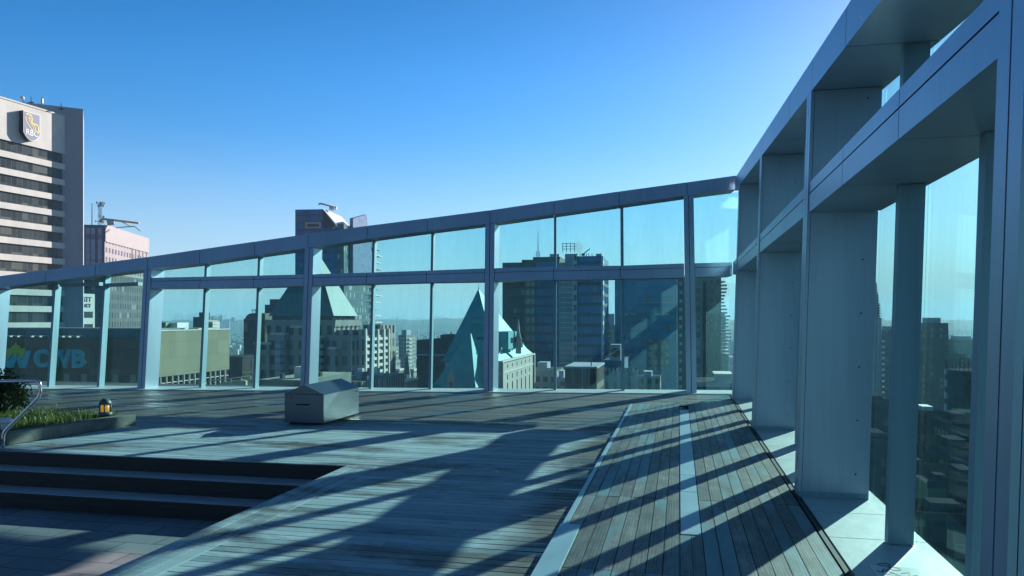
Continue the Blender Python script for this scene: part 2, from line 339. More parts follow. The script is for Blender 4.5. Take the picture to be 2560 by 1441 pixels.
def column(W, root, a0, a1, h1, depth, sk=0.0):
    mb = MB(); am = (a0 + a1) / 2; d = sk * .022
    W.hexa(mb, a0 + .012, a1 - .012, 0, h1, .022, depth - .03, 1, sk)       # seam core
    W.hexa(mb, a0, am - .007, 0, h1, 0, .03, 0, sk); W.hexa(mb, am + .007, a1, 0, h1, 0, .03, 0, sk)
    o = .03 * sk
    W.hexa(mb, a0 + o, a0 + .02 + o, 0, h1, .034, depth, 0, sk); W.hexa(mb, a1 - .02 + o, a1 + o, 0, h1, .034, depth, 0, sk)
    c = mb.build('column', [M_METAL, M_SEAM], root, world=True)
    return c
def panel(W, root, a0, a1, h0, h1, split=None, depth=.6, t0=.004):
    g = .006; mb = MB()
    f = lambda x: x if isinstance(x, tuple) else (x, x)
    h0, h1 = f(h0), f(h1)
    W.hexa(mb, a0, a1, (h0[0] + .012, h0[1] + .012), (h1[0] - .012, h1[1] - .012), t0 + .02, t0 + .05, 1)
    if split:
        s0 = tuple(h0[i] + (h1[i] - h0[i]) * split for i in (0, 1))
        W.hexa(mb, a0 + g, a1 - g, h0, (s0[0] - g, s0[1] - g), t0, depth); W.hexa(mb, a0 + g, a1 - g, (s0[0] + g, s0[1] + g), h1, t0, depth)
    else: W.hexa(mb, a0 + g, a1 - g, h0, h1, t0, depth)
    return mb.build('beam_panel', [M_METAL, M_SEAM], root, world=True)
def mullion(W, root, a0, a1, h0, h1, t0, t1):
    mb = MB(); W.hexa(mb, a0, a1, h0, h1, t0, t1 - .022); W.hexa(mb, a0 + .004, a1 - .004, h0, h1, t1 - .022, t1 - .021, 1)
    return mb.build('mullion', [M_METALR, M_RUB], root, world=True)
def pane(W, root, a0, a1, h0, h1, t=.62):
    mb = MB(); W.hexa(mb, a0, a1, h0, h1, t, t + .02); return mb.build('glass_pane', M_GLASS, root, world=True)

# ---- back wall
b0 = ground(352, 974.5); b1 = ground(1724, 984.7)
e = (b1 - b0).normalized(); n = Vector((-e.y, e.x, 0))
BW = Wall(b0, e, n, .098)
TOPT = [(-140, 718), (0, 690), (369, 643), (500, 624), (637, 604.5), (773, 585), (918, 565), (1069, 546), (1225, 526), (1385, 502.5), (1548, 479), (1718, 456), (1842, 439)]
TOPB = [(-140, 748), (0, 719), (369, 674), (500, 659), (637, 639), (773, 620), (918, 598), (1069, 578), (1225, 559), (1385, 536), (1548, 513), (1718, 489), (1842, 473)]
MIDT = [(366, 695), (632, 689.5), (780, 686), (915, 682), (1065, 677), (1225, 671), (1384, 667.5), (1551, 664.5), (1708, 659), (1842, 656)]
MIDB = [(366, 722), (632, 719), (780, 714.5), (915, 710.5), (1065, 706.5), (1225, 704), (1384, 700), (1551, 697.5), (1708, 694), (1842, 690)]
bwr = thing('glass_wall', 'long glass wall leaning outward across the back of the terrace, its top rising to the right', 'glass wall', BW.P(0, 0, 0))
seamx = [-250, -130, -8, 115, 240, 369, 500, 637, 771, 918, 1069, 1225, 1385, 1548, 1718, 1841]
def htop(x): return BW.sh(x, interp(TOPT, x)), BW.sh(x, interp(TOPB, x))
for x0, x1 in zip(seamx, seamx[1:]):
    (a0, t0), (_, u0) = htop(x0); (a1, t1), (_, u1) = htop(x1)
    panel(BW, bwr, a0, a1, (u0, u1), (t0, t1), None, .62)
def top_h(a):      # underside height of the top beam at wall position a
    lo, hi = -400, 1900
    for _ in range(40):
        mid = (lo + hi) / 2
        if BW.sh(mid, interp(TOPB, mid))[0] < a: lo = mid
        else: hi = mid
    return BW.sh(lo, interp(TOPB, lo))[1]
colpx = [(-58, -38, -.01, 972), (343, 362, -.02, 974.5), (750, 772, .01, 980), (1208.5, 1232.5, .10, 984), (1716, 1742, .16, 984.7)]
cols = []
for x0, x1, sk, yb in colpx:
    yb = interp([(352, 974.5), (1724, 984.7)], x0) if x0 > 0 else 972
    a0 = BW.sh(x0, yb)[0]; a1 = BW.sh(x1, yb)[0]; cols.append((a0, a1))
    column(BW, bwr, a0, a1, (top_h(a0) - .004, top_h(a1) - .004), .62, sk)
# mid beams, one panel per sub-bay, butted against the columns
bay_seams = {1: [500, 634], 2: [916, 1066], 3: [1384, 1551], 4: []}
aend = BW.sh(1838, 985)[0]
for k in (1, 2, 3, 4):
    a0 = cols[k][1] + .004; a1 = (cols[k + 1][0] if k < 4 else aend) - .004
    cuts = [a0] + [BW.sh(x, interp(MIDT, x))[0] for x in bay_seams[k]] + [a1]
    def mh(a):
        x = np.interp(a, [BW.sh(q, interp(MIDT, q))[0] for q in range(370, 1842, 20)], list(range(370, 1842, 20)))
        return BW.sh(x, interp(MIDB, x))[1], BW.sh(x, interp(MIDT, x))[1]
    for c0, c1 in zip(cuts, cuts[1:]):
        panel(BW, bwr, c0, c1, (mh(c0)[0], mh(c1)[0]), (mh(c0)[1], mh(c1)[1]), .68, .62, .012)
# mullions with their lit sides, and panes
TM = .38
mul = {-1: [-250, -130], 0: [116.5, 241.5], 1: [497, 631.5], 2: [921.5, 1071], 3: [1384, 1555], 4: []}
glassspans = []
for k in (0, 1, 2, 3, 4):
    L = cols[k][1]; Rr = cols[k + 1][0] if k < 4 else aend + .78
    edges = [L]
    for x in mul[k]:
        a = BW.sh(x, 974, TM)[0]; edges.append(a); edges.append(a + .06)
        mullion(BW, bwr, a, a + .06, .02, (top_h(a) - .004, top_h(a + .06) - .004), TM, .62) if k == 0 else None
        if k > 0:
            mullion(BW, bwr, a, a + .06, .02, (mh0 := (np.interp(a, [0, 1], [0, 0]) + 0) or 2.0, 2.0), TM, .62) if False else None
            X = np.interp(a, [BW.sh(q, interp(MIDT, q))[0] for q in range(370, 1842, 20)], list(range(370, 1842, 20)))
            hb, ht = BW.sh(X, interp(MIDB, X))[1], BW.sh(X, interp(MIDT, X))[1]
            mullion(BW, bwr, a, a + .06, .02, hb - .004, TM, .62)
            mullion(BW, bwr, a, a + .06, ht + .004, (top_h(a) - .004, top_h(a + .06) - .004), TM, .62)
    edges.append(Rr + .06)
    for i in range(0, len(edges), 2):
        a0, a1 = edges[i] - .02, edges[i + 1] + .02
        pane(BW, bwr, a0, a1, .02, (top_h(a0) + .02, top_h(a1) + .02), .6)
# thin transom of the low bay
y0 = BW.sh(155, 712, TM)[1]
for x0, x1 in ((146, 246), (262, 345)):
    mb = MB(); a0 = BW.sh(x0, 709, TM)[0]; a1 = BW.sh(x1, 709, TM)[0]
    BW.hexa(mb, a0 + .02, a1 - .01, (BW.sh(x0, 717, TM)[1], BW.sh(x1, 714, TM)[1]), (BW.sh(x0, 709, TM)[1], BW.sh(x1, 705.5, TM)[1]), TM + .02, .6)
    mb.build('transom', M_METALR, bwr, world=True)
# sill ledge of the back wall
acut = [-14, -9.5, -5.2] + [c[0] for c in cols[1:]] + [aend + .4]
for a0, a1 in zip(acut, acut[1:]):
    mb = MB(); BW.hexa(mb, a0 + .006, a1 - .006, -.35, .022, -.18, .7); mb.build('sill', M_LEDGE, bwr, world=True)

# ---- right wall
c0 = ground(1994.7, 1246); RW = Wall(c0, U, V, .031)
aA = 9.0                                                         # the corner column stands two bays ahead of the third
rwr = thing('glass_wall', 'tall glass wall with deep metal fins running along the right side of the terrace', 'glass wall', RW.P(0, 0, 0))
def rtop(a): return 4.15 + .074 * a                      # upper edge falls gently towards the viewer
cuts = [10.45, 9.0, 7.5, 6.0, 4.5, 3.0, 1.5, 0, -1.5, -3.0, -4.5, -6.0, -7.5, -9.0]
for a1, a0 in zip(cuts, cuts[1:]):
    panel(RW, rwr, a0, a1, (rtop(a0) - .30, rtop(a1) - .30), (rtop(a0), rtop(a1)), None, .66)
rc = [9.0, 4.5, 0.0, -4.63, -9.2]
for a in rc: column(RW, rwr, a, a + .24, (rtop(a) - .304, rtop(a + .24) - .304), .62)
MB_, MT_ = 2.70, 2.985
for i, a in enumerate(rc[:-1]):
    lo = rc[i + 1] + .244; hi = a - .004
    cs = [lo, a - 3.0, a - 1.5, hi]
    for q0, q1 in zip(cs, cs[1:]): panel(RW, rwr, q0, q1, MB_, MT_, .62, .64, .012)
    ed = [rc[i + 1] + .24]
    for m in ((-3.1, -1.47) if i == 2 else (-2.82, -1.38)):
        mullion(RW, rwr, a + m, a + m + .09, .02, MB_ - .004, .42, .62)
        mullion(RW, rwr, a + m, a + m + .09, MT_ + .004, (rtop(a + m) - .304, rtop(a + m + .09) - .304), .42, .62)
        ed += [a + m, a + m + .09]
    ed.append(a)
    for j in range(0, 6, 2): pane(RW, rwr, ed[j] - .02, ed[j + 1] + .02, .01, (rtop(ed[j]) - .1, rtop(ed[j + 1]) - .1))
panel(RW, rwr, 9.248, 10.4, 2.70, 2.985, .62, .64, .012)
pane(RW, rwr, 9.22, 11.12, .01, (rtop(9.2) - .1, rtop(9.2) - .1))
# screws down the back edge of each deep fin
for a in rc:
    mb = MB()
    for k in range(9):
        h = .25 + .5 * k
        if MB_ - .1 < h < MT_ + .1: continue
        P = RW.P(a - .002, h, .5); mb.tube([P, P - U * .006], .008, 8)
    mb.build('screw_row', M_RUB, rwr, world=True)
for a in rc[1:]:                                                 # base cap of each fin
    mb = MB(); RW.hexa(mb, a - .006, a + .246, .0, .07, -.006, .61); mb.build('base_cap', M_METALR, rwr, world=True)
seam = [10.3, 9.2, 7.0, 5.55, 4.1, 2.95, 1.95, .95, -.55, -1.35, -2.9, -4.4, -6, -9]
for a1, a0 in zip(seam, seam[1:]):
    mb = MB(); RW.hexa(mb, a0 + .006, a1 - .006, -.35, .015, .03, .72); mb.build('sill', M_LEDGE, rwr, world=True)

# ================================================================== TERRACE FLOOR
EDGE_P, EDGE_Q = -3.73, 8.17
def wall_q(p):                         # where the back sill crosses the deck row at p
    o = BW.P(0, 0, -.19); d = BW.e; po, qo = o.dot(V), o.dot(U); dp, dq = d.dot(V), d.dot(U)
    return qo + (p - po) * dq / dp
deck = MB(); bw_ = .118; gap = .013; q = 1.2; row = 0
rnd = random.Random(3)
while q < 21.0:
    pl = EDGE_P + .36 if q < EDGE_Q - .01 else -19.0
    pr_ = 1.08
    # clip the row by the slanting back sill
    lim = None
    if q + bw_ > wall_q(pr_):
        lo, hi = -19.0, pr_
        for _ in range(30):
            mid = (lo + hi) / 2
            if wall_q(mid) > q + bw_: lo = mid
            else: hi = mid
        pr_ = lo
    if pr_ > pl + .05:
        if q < 15.2: pr_ = min(pr_, -.93)
        p = pl; off = rnd.uniform(1.0, 3.6)
        while p < pr_:
            p2 = min(p + off, pr_); z = rnd.uniform(-.0015, .0015)
            if p2 > p + .02: deck.box(p + .002, p2 - .002, q, q + bw_ - gap, -.03, z)
            p = p2; off = 3.6
    q += bw_; row += 1
for k in range(3):                     # edge boards along the drop
    deck.box(EDGE_P + .12 * k, EDGE_P + .12 * k + .113, 1.2, EDGE_Q - .004, -.03, .012 - .004 * k)
dk = deck.build('deck', M_DECK); dk.rotation_euler = (0, 0, -GRID); tag(dk, kind='structure')
sub = MB(); sub.box(EDGE_P + .02, 1.75, -4, EDGE_Q, -3.5, -.034); sub.box(-19, 1.75, EDGE_Q, 15.3, -3.5, -.034)
sub.prism([(-19, 15.3), (1.75, 15.3), (1.75, wall_q(1.75)), (-19, wall_q(-19))], -3.5, -.034)
s = sub.build('terrace', M_SEAM); s.rotation_euler = (0, 0, -GRID); tag(s, kind='structure')
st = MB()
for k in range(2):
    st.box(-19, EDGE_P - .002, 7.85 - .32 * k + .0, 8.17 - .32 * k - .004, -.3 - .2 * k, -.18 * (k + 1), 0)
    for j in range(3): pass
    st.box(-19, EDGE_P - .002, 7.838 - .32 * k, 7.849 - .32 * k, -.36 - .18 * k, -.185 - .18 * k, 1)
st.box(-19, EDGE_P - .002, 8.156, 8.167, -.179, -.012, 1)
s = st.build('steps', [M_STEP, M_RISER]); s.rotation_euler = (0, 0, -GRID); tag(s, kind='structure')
st = MB(); st.box(-19, EDGE_P, -6, 7.53, -.8, -.54); s = st.build('patio', M_PAVE); s.rotation_euler = (0, 0, -GRID); tag(s, kind='structure')
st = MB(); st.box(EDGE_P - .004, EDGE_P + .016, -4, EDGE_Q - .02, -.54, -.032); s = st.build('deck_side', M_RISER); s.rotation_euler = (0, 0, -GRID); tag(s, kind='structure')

# raised board platform
PZ = .05
plr = thing('wooden_platform', 'low platform of weathered grey boards along the foot of the right glass wall', 'platform', pq(0, 8, 0), -GRID)
mb = MB(); rnd = random.Random(5)
def plat_end(p): return 14.85 + (p + .9) * (1.05 / 1.98) - 8
ws = -.865; wbd = .1085; ends = [-7.4, -5.2, -3.0, -.9, 1.3, 3.5, 5.6, 8.0]
while ws < 1.05:
    we = min(ws + wbd, 1.065); sk = False
    if ws < .006 < we: we = .006
    for k, (q0, q1) in enumerate(zip(ends, ends[1:])):
        j0 = 0 if k % 2 else rnd.uniform(-.015, .015)
        e1 = min(q1, plat_end(ws)); e2 = min(q1, plat_end(we))
        if e1 <= q0: continue
        z = PZ + rnd.uniform(-.002, .002)
        mb.hexa([(ws + .003, q0 + .003, 0), (we - .003, q0 + .003, 0), (we - .003, e2 - .003, 0), (ws + .003, e1 - .003, 0),
                 (ws + .003, q0 + .003, z), (we - .003, q0 + .003, z), (we - .003, e2 - .003, z), (ws + .003, e1 - .003, z)])
    ws = we if we != .006 else .172
    if ws > 1.0: break
for x0, x1 in ((.009, .088), (.091, .169)):                     # boards take over where the strip stops
    for q0, q1 in ((-7.4, -5.2), (-5.194, -3.0), (-2.994, -2.07)): mb.box(x0, x1, q0, q1, 0, PZ)
mb.build('boards', M_PLAT, plr)
mb = MB(); mb.box(-.86, 1.06, -7.4, 6.6, .001, .02); mb.build('underlay', M_SEAM, plr)
mb = MB()
for q0, q1 in ((-2.05, -.6), (-.59, .2), (.21, 2.4), (2.41, 4.5), (4.51, 6.05)): mb.box(.012, .166, q0 + .003, q1 - .003, .022, PZ + .006)
mb.build('centre_strip', M_STRIP, plr)
mb = MB()
for q0, q1 in ((-1.975, -1.0), (-.99, 1.6), (1.61, 4.2), (4.21, 6.78)): mb.box(-.915, -.872, q0, q1, 0, PZ + .008)
for q0, q1 in ((-7.4, -5.0), (-4.99, -3.4), (-3.39, -1.98)): mb.box(-.925, -.765, q0, q1, 0, PZ + .012)
mb.build('edge_trim', M_STRIP, plr)
mb = MB(); mb.box(1.066, 1.10, -7.4, 8.0, -.03, PZ - .02); mb.build('edge_seal', M_RUB, plr)

# ledge label
lab = ground(2225, 1432, .016)
lr = thing('floor_label', 'pale warning label reading do not step, stuck on the ledge by the right glass wall', 'label', lab, -GRID)
M_LAB = pr('label_film', (.5, .55, .56), .4, 0, .05); M_INK = pr('label_ink', (.03, .03, .035), .5)
mb = MB(); mb.box(-.10, .20, -.19, .13, 0, .002); mb.build('film', M_LAB, lr)
text('lettering', 'DO NOT\nSTEP', .11, .0004, M_INK, lr, Matrix.Translation((.05, -.03, .0032)) @ Matrix.Rotation(R(-58), 4, 'Z'))

# ================================================================== OBJECTS ON THE DECK
# stainless hood
M_STEEL = pr('brushed_steel', (.10, .135, .17), .32, .6, .06, 2, rvar=.16, stretch=(1, 1, 8))
hb = ground(809, 1064.5); hr = thing('equipment_hood', 'grey metal equipment hood with a gabled lid standing on the deck', 'metal box', hb, -GRID)
W_, L_, H_, HP = .68, 1.36, .49, .64
mb = MB(); mb.prism([(-W_, 0), (0, 0), (0, L_), (-W_, L_)], .035, H_); hbody = mb.build('body', M_STEEL, hr, bevel=.004)
mb = MB(); o = .012
mb.hexa([(-W_ - o, -o, H_ + .002), (o, -o, H_ + .002), (o, L_ + o, H_ + .002), (-W_ - o, L_ + o, H_ + .002), (-W_ / 2 - .004, -o, HP), (-W_ / 2 + .004, -o, HP), (-W_ / 2 + .004, L_ + o, HP), (-W_ / 2 - .004, L_ + o, HP)])
mb.build('lid', M_STEEL, hr, bevel=.004)
mb = MB(); mb.tube([(-.46, 0, .33), (-.46, -.03, .325), (-.25, -.03, .325), (-.25, 0, .33)], .009, 8); mb.build('handle', M_RUB, hr)
mb = MB(); mb.box(-W_ + .05, -.05, .06, L_ - .06, 0, .035); mb.build('plinth', M_RUB, hr)
mb = MB()
mb.tube([(-W_ + .115, .001, .44), (-W_ + .115, -.006, .44)], .012, 10); mb.build('latch', M_RUB, hr); mb = MB()
mb.tube([(-.001, L_ - .12, .43), (.006, L_ - .12, .43)], .012, 10); mb.build('latch', M_RUB, hr)

# planter
M_CONC = pr('mossy_concrete', (.15, .155, .14), .85, 0, .35, 4, bump=.4)
pA, pB = ground(20, 1115), ground(340, 1063); d = (pB - pA).normalized(); nl = Vector((-d.y, d.x, 0))
plant = thing('planter', 'low concrete planter curb at the head of the steps', 'planter', pA, 0)
mb = MB(); T_ = .2
def slab(a, b, w, z0, z1):
    dd = (b - a).normalized(); nn = Vector((-dd.y, dd.x, 0)) * w; zz0, zz1 = Vector((0, 0, z0)), Vector((0, 0, z1))
    mb.hexa([a + zz0, b + zz0, b + nn + zz0, a + nn + zz0, a + zz1, b + zz1, b + nn + zz1, a + nn + zz1])
pC = pB - V * 7; pD = pA - V * 7
slab(pA, pB, T_, .003, .17)
mb.build('curb', M_CONC, plant, world=True, bevel=.012)
mb = MB(); slab(pB + nl * T_ * 1.02, pC, T_, .003, .168); mb.build('curb', M_CONC, plant, world=True, bevel=.012)
mb = MB(); slab(pD + nl * .01, pA + nl * T_ * 1.03 - d * 0 , T_, .003, .166); mb.build('curb', M_CONC, plant, world=True, bevel=.012)
M_SOIL = pr('soil', (.035, .028, .02), .95, 0, .4, 6, bump=.6)
mb = MB(); mb.poly([pA + nl * .22 + d * .15 + Vector((0, 0, .13)), pB + nl * .22 - d * .1 + Vector((0, 0, .13)), pC + Vector((0, 0, .13)), pD + Vector((0, 0, .13))])
mb.build('soil', M_SOIL, plant, world=True)
def leaf_mat(name, a, b_, tr=.3):
    m, nt, b = base_mat(name); ge = nt.nodes.new('ShaderNodeNewGeometry')
    nt.links.new(mix(nt, ge.outputs['Random Per Island'], a, b_), b.inputs['Base Color']); b.inputs['Roughness'].default_value = .5
    b.inputs['Subsurface Weight'].default_value = 0
    t = nt.nodes.new('ShaderNodeBsdfTranslucent'); nt.links.new(mix(nt, ge.outputs['Random Per Island'], a, b_), t.inputs[0])
    ms = nt.nodes.new('ShaderNodeMixShader'); ms.inputs[0].default_value = tr
    nt.links.new(b.outputs[0], ms.inputs[1]); nt.links.new(t.outputs[0], ms.inputs[2]); nt.links.new(ms.outputs[0], nt.nodes['Material Output'].inputs[0]); return m
M_GRASS = leaf_mat('grass_blades', (.07, .12, .02), (.24, .26, .07), .4)
mb = MB(); rnd = random.Random(11)
for i in range(5200):
    a_ = rnd.uniform(.02, .98); b_ = rnd.uniform(.25, 2.8); tip_h = rnd.uniform(.03, .12) * (1 + .6 * (rnd.random() < .1))
    P = pA.lerp(pB, a_) + nl * b_ + Vector((0, 0, .13)); an = rnd.uniform(0, 6.28); dv = Vector((math.cos(an), math.sin(an), 0)); w_ = Vector((-dv.y, dv.x, 0)) * .006
    le = rnd.uniform(.02, .13); m1 = P + dv * le * .4 + Vector((0, 0, tip_h * .7)); m2 = P + dv * le + Vector((0, 0, tip_h * rnd.uniform(.7, 1.05)))
    k = len(mb.v); mb.v += [P - w_, P + w_, m1 + w_ * .8, m1 - w_ * .8, m2]; mb.f += [(k, k + 1, k + 2, k + 3), (k + 3, k + 2, k + 4)]; mb.m += [0, 0]; mb.sm += [False, False]
g = mb.build('grass', M_GRASS, loc=pA); tag(g, 'sunlit green grass filling the planter', 'grass', kind='stuff')
# bush
M_LEAF = leaf_mat('bush_leaves', (.012, .028, .008), (.05, .075, .022), .2); M_BARK = pr('bark', (.05, .04, .03), .9, 0, .3, 20)
bp_ = at(5, 1045, 12.2); bp_.z = .13
br_ = thing('shrub', 'dark evergreen shrub in the planter behind the handrail', 'shrub', bp_)
mb = MB(); tips = []
for i in range(16):
    an = rnd.uniform(0, 6.28); ln = rnd.uniform(.15, .38); hh = rnd.uniform(.35, .66)
    pts = [Vector((0, 0, 0)), Vector((math.cos(an) * ln * .4, math.sin(an) * ln * .4, hh * .5)), Vector((math.cos(an) * ln, math.sin(an) * ln, hh))]
    mb.tube(pts, [.012, .008, .003], 5); tips += pts[1:]
mb.build('stem', M_BARK, br_)
mb = MB()
for i in range(2600):
    th = rnd.uniform(0, 6.28); ph = math.acos(rnd.uniform(-.5, 1)); r_ = .36 * rnd.uniform(.55, 1.0) * (1 + .22 * math.sin(3 * th + 1) * math.sin(2 * ph) + .15 * math.sin(7 * th))
    c = Vector((math.cos(th) * math.sin(ph) * r_, math.sin(th) * math.sin(ph) * r_, .30 + math.cos(ph) * r_ * .95))
    a_ = Vector((rnd.gauss(0, 1), rnd.gauss(0, 1), rnd.gauss(.4, 1))).normalized(); b_ = a_.orthogonal().normalized(); l_ = rnd.uniform(.02, .04)
    mb.poly([c - a_ * l_, c + b_ * l_ * .45, c + a_ * l_, c - b_ * l_ * .45])
for i in range(60):
    c = Vector((rnd.uniform(-.02, .3), rnd.uniform(-.1, .1), rnd.uniform(.6, .78))); c.x *= .5
    a_ = Vector((rnd.gauss(0, 1), rnd.gauss(0, 1), rnd.gauss(.6, 1))).normalized(); b_ = a_.orthogonal().normalized()
    mb.poly([c - a_ * .03, c + b_ * .013, c + a_ * .03, c - b_ * .013])
mb.build('foliage', M_LEAF, br_)
# bollard light
M_CAST = pr('cast_grey_metal', (.12, .13, .14), .55, .4, .15, 6)
M_AMB = pr('amber_lens', (.85, .48, .05), .25, 0, .1, 12, emit=.2)
lb = at(263, 1046, 12.0); lb.z = .16
lm = thing('bollard_light', 'small domed bollard light with a glowing amber lens on the planter curb', 'lamp', lb)
mb = MB().lathe((0, 0, 0), [(.10, 0), (.10, .06), (.075, .07)], 20); mb.build('base', M_CAST, lm)
mb = MB().lathe((0, 0, .07), [(.062, 0), (.062, .115)], 20); mb.build('lens', M_AMB, lm)
mb = MB().lathe((0, 0, .185), [(.092, 0), (.09, .03), (.075, .06), (.045, .085), (.01, .095)], 20); mb.build('dome', M_CAST, lm)
for k in range(4):
    an = R(20 + 90 * k); mb = MB(); mb.tube([(math.cos(an) * .078, math.sin(an) * .078, .06), (math.cos(an) * .078, math.sin(an) * .078, .19)], .012, 6); mb.build('guard_bar', M_CAST, lm)
# capped post
M_WHITE = pr('white_plastic', (.62, .66, .66), .4, 0, .05)
vb = at(13, 1090, 10.45); vb.z = 0.17
vr = thing('capped_post', 'short white capped post at the corner of the planter behind the handrail', 'post', vb)
MB().lathe((0, 0, 0), [(.055, -.02), (.055, .11)], 18).build('stem', M_WHITE, vr)
MB().lathe((0, 0, .10), [(.09, 0), (.095, .02), (.085, .045), (.05, .062), (.01, .066)], 20).build('cap', M_WHITE, vr)
# handrail
M_RAIL = pr('polished_steel', (.60, .60, .62), .2, .95, .04, 4, rvar=.1)
DR = 9.98
def bend(pts, r=.05):
    o = [pts[0]]
    for a, b_, c in zip(pts, pts[1:], pts[2:]):
        p0 = b_ + (a - b_).normalized() * r; p1 = b_ + (c - b_).normalized() * r
        for k in range(6):
            t = k / 5; o.append(p0 * (1 - t) ** 2 + b_ * 2 * t * (1 - t) + p1 * t * t)
    return o + [pts[-1]]
hp = [at(-150, 957, DR), at(100, 952, DR), at(101, 990, DR), at(8, 1082, DR), at(7, 1117, DR)]; hp[-1].z = .0
hrl = thing('handrail', 'polished steel tube handrail with a cranked end beside the steps', 'handrail', hp[-1])
mb = MB(); mb.tube(bend(hp, .07), .022, 12); mb.build('rail', M_RAIL, hrl, world=True)
mb = MB(); q_ = at(-150, 957, DR); mb.tube([q_, Vector((q_.x, q_.y, 0))], .022, 10); mb.build('post', M_RAIL, hrl, world=True)
MB().lathe((0, 0, 0), [(.05, 0), (.05, .008), (.024, .012)], 16).build('base_plate', M_RAIL, hrl)
# ================================================================== THE CITY BELOW
ZG = -95.0
def yaw_of(vpx): return math.atan((vpx - PX0) / FPX)
class Block:
    """a building whose near right corner stands at photo column xc at depth D; front towards the viewer, side running away on the right"""
    def __init__(s, name, label, xl, xc, xr, ytop, D, cat='building', group=None, vpx=None, deep=None, ybot=None, left=False):
        s.yaw = GRID if vpx is None else yaw_of(vpx); s.D = D
        s.u = Vector((math.sin(s.yaw), math.cos(s.yaw), 0)); s.v = Vector((math.cos(s.yaw), -math.sin(s.yaw), 0))
        c = at(xc, ytop, D); s.top = c.z; s.bot = ZG if ybot is None else at(xc, ybot, D).z
        s.root = thing(name, label, cat, (c.x, c.y, s.bot), -s.yaw, group); s.c = c; s.left = left
        k = (xl - PX0) / FPX; s.W = (c.x - k * c.y) / (s.v.x - k * s.v.y)          # front width
        if deep is None:
            k = (xr - PX0) / FPX; s.S = -(c.x - k * c.y) / (s.u.x - k * s.u.y)
        else: s.S = deep
        s.H = s.top - s.bot
    def z(s, y, D=None): return at(0, y, D or s.D).z - s.bot
    def fx(s, x):                                    # local x of a photo column on the front face
        k = (x - PX0) / FPX; return -(s.c.x - k * s.c.y) / (s.v.x - k * s.v.y)
    def sy(s, x):                                    # local y of a photo column on the right side
        k = (x - PX0) / FPX; return -(s.c.x - k * s.c.y) / (s.u.x - k * s.u.y)
    def part(s, name, mat, x0, x1, y0, y1, z0, z1, parent=None):
        return MB().box(x0, x1, y0, y1, z0, z1).build(name, mat, parent or s.root)
    def body(s, mat, name='body'): return s.part(name, mat, -s.W, 0, 0, s.S, 0, s.H)

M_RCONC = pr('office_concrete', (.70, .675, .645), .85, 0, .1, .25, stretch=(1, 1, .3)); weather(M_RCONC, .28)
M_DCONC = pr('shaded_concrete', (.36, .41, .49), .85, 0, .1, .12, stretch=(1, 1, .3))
M_STEELD = pr('dark_steelwork', (.08, .08, .09), .8, .0, .2, 1, spec=0)
M_PALE = pr('pale_steelwork', (.55, .53, .50), .6, 0, .1, 1)
M_BGLASS = facade('ribbon_glass', (.10, .105, .10), (.030, .037, .045), (.075, .085, .09), 1.3, 3.71, .93, 1.1, grough=.12, blind=(.13, .14, .13), pblind=.06, wvar=.1)

# ---- concrete office tower with ribbon windows
fa = at(0, 797, 163); fb = at(163, 797, 178.6); du = (fb - fa); du.z = 0; ln = du.length; du.normalize(); yw = math.atan2(du.x, du.y)
rb = thing('office_tower', 'concrete office tower with ribbon windows and a large shield sign near its top', 'office tower', (fa.x, fa.y, ZG), -yw)
def Z(y, D=163): return at(0, y, D).z - ZG
y_a, y_b = -16.0, ln
body = MB(); body.box(-30, -.35, y_a, y_b - .02, 0, Z(246)); body.build('glazing', M_BGLASS, rb)
MB().box(-30, .0, y_a, y_b, Z(347), Z(245)).build('parapet_wall', M_RCONC, rb)
MB().box(-30.2, .12, y_a, y_b - .05, Z(245) + .003, Z(245) + .35).build('coping', M_PALE, rb)
for k in range(18):
    z1 = Z(347) - 2.36 - 3.71 * k
    MB().box(-.30, .0, y_a, y_b, z1 - 1.35, z1).build('spandrel', M_RCONC, rb)
# end wing wall standing out beyond the windows
wa, wb = at(25, 797, 173.3), at(208, 797, 180.3); dw = (wb - wa); dw.z = 0; nw = Vector((-dw.y, dw.x, 0)).normalized()
mb = MB(); q4 = [wa, wb, wb + nw * 14, wa + nw * 14]; zt = at(0, 273, 180.3).z
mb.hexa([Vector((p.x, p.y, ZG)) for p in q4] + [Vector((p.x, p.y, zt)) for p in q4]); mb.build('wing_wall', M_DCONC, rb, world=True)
for x, y0, y1, kind in ((58, 240, 262, 'd'), (78, 241, 259, 'a'), (105, 242, 268, 'p'), (153, 257, 276, 'a')):
    P = at(x, y1, 176.5); P2 = at(x, y0, 176.5); mb = MB(); mb.tube([P, P2], [.12, .06], 6)
    if kind == 'd': mb.lathe(P2 + Vector((0, -.3, -.6)), [(.1, -.45), (.42, -.25), (.45, .2), (.15, .5)], 12, 1)
    elif kind == 'p': mb.box(P2.x - .1, P2.x + .3, P2.y - .3, P2.y + .1, P2.z - 1.6, P2.z - .5, 1)
    else: mb.box(P2.x - .6, P2.x + .6, P2.y - .1, P2.y + .1, P2.z - 1.6, P2.z - 1.35)
    mb.build('antenna', [M_STEELD, M_PALE], rb, world=True)
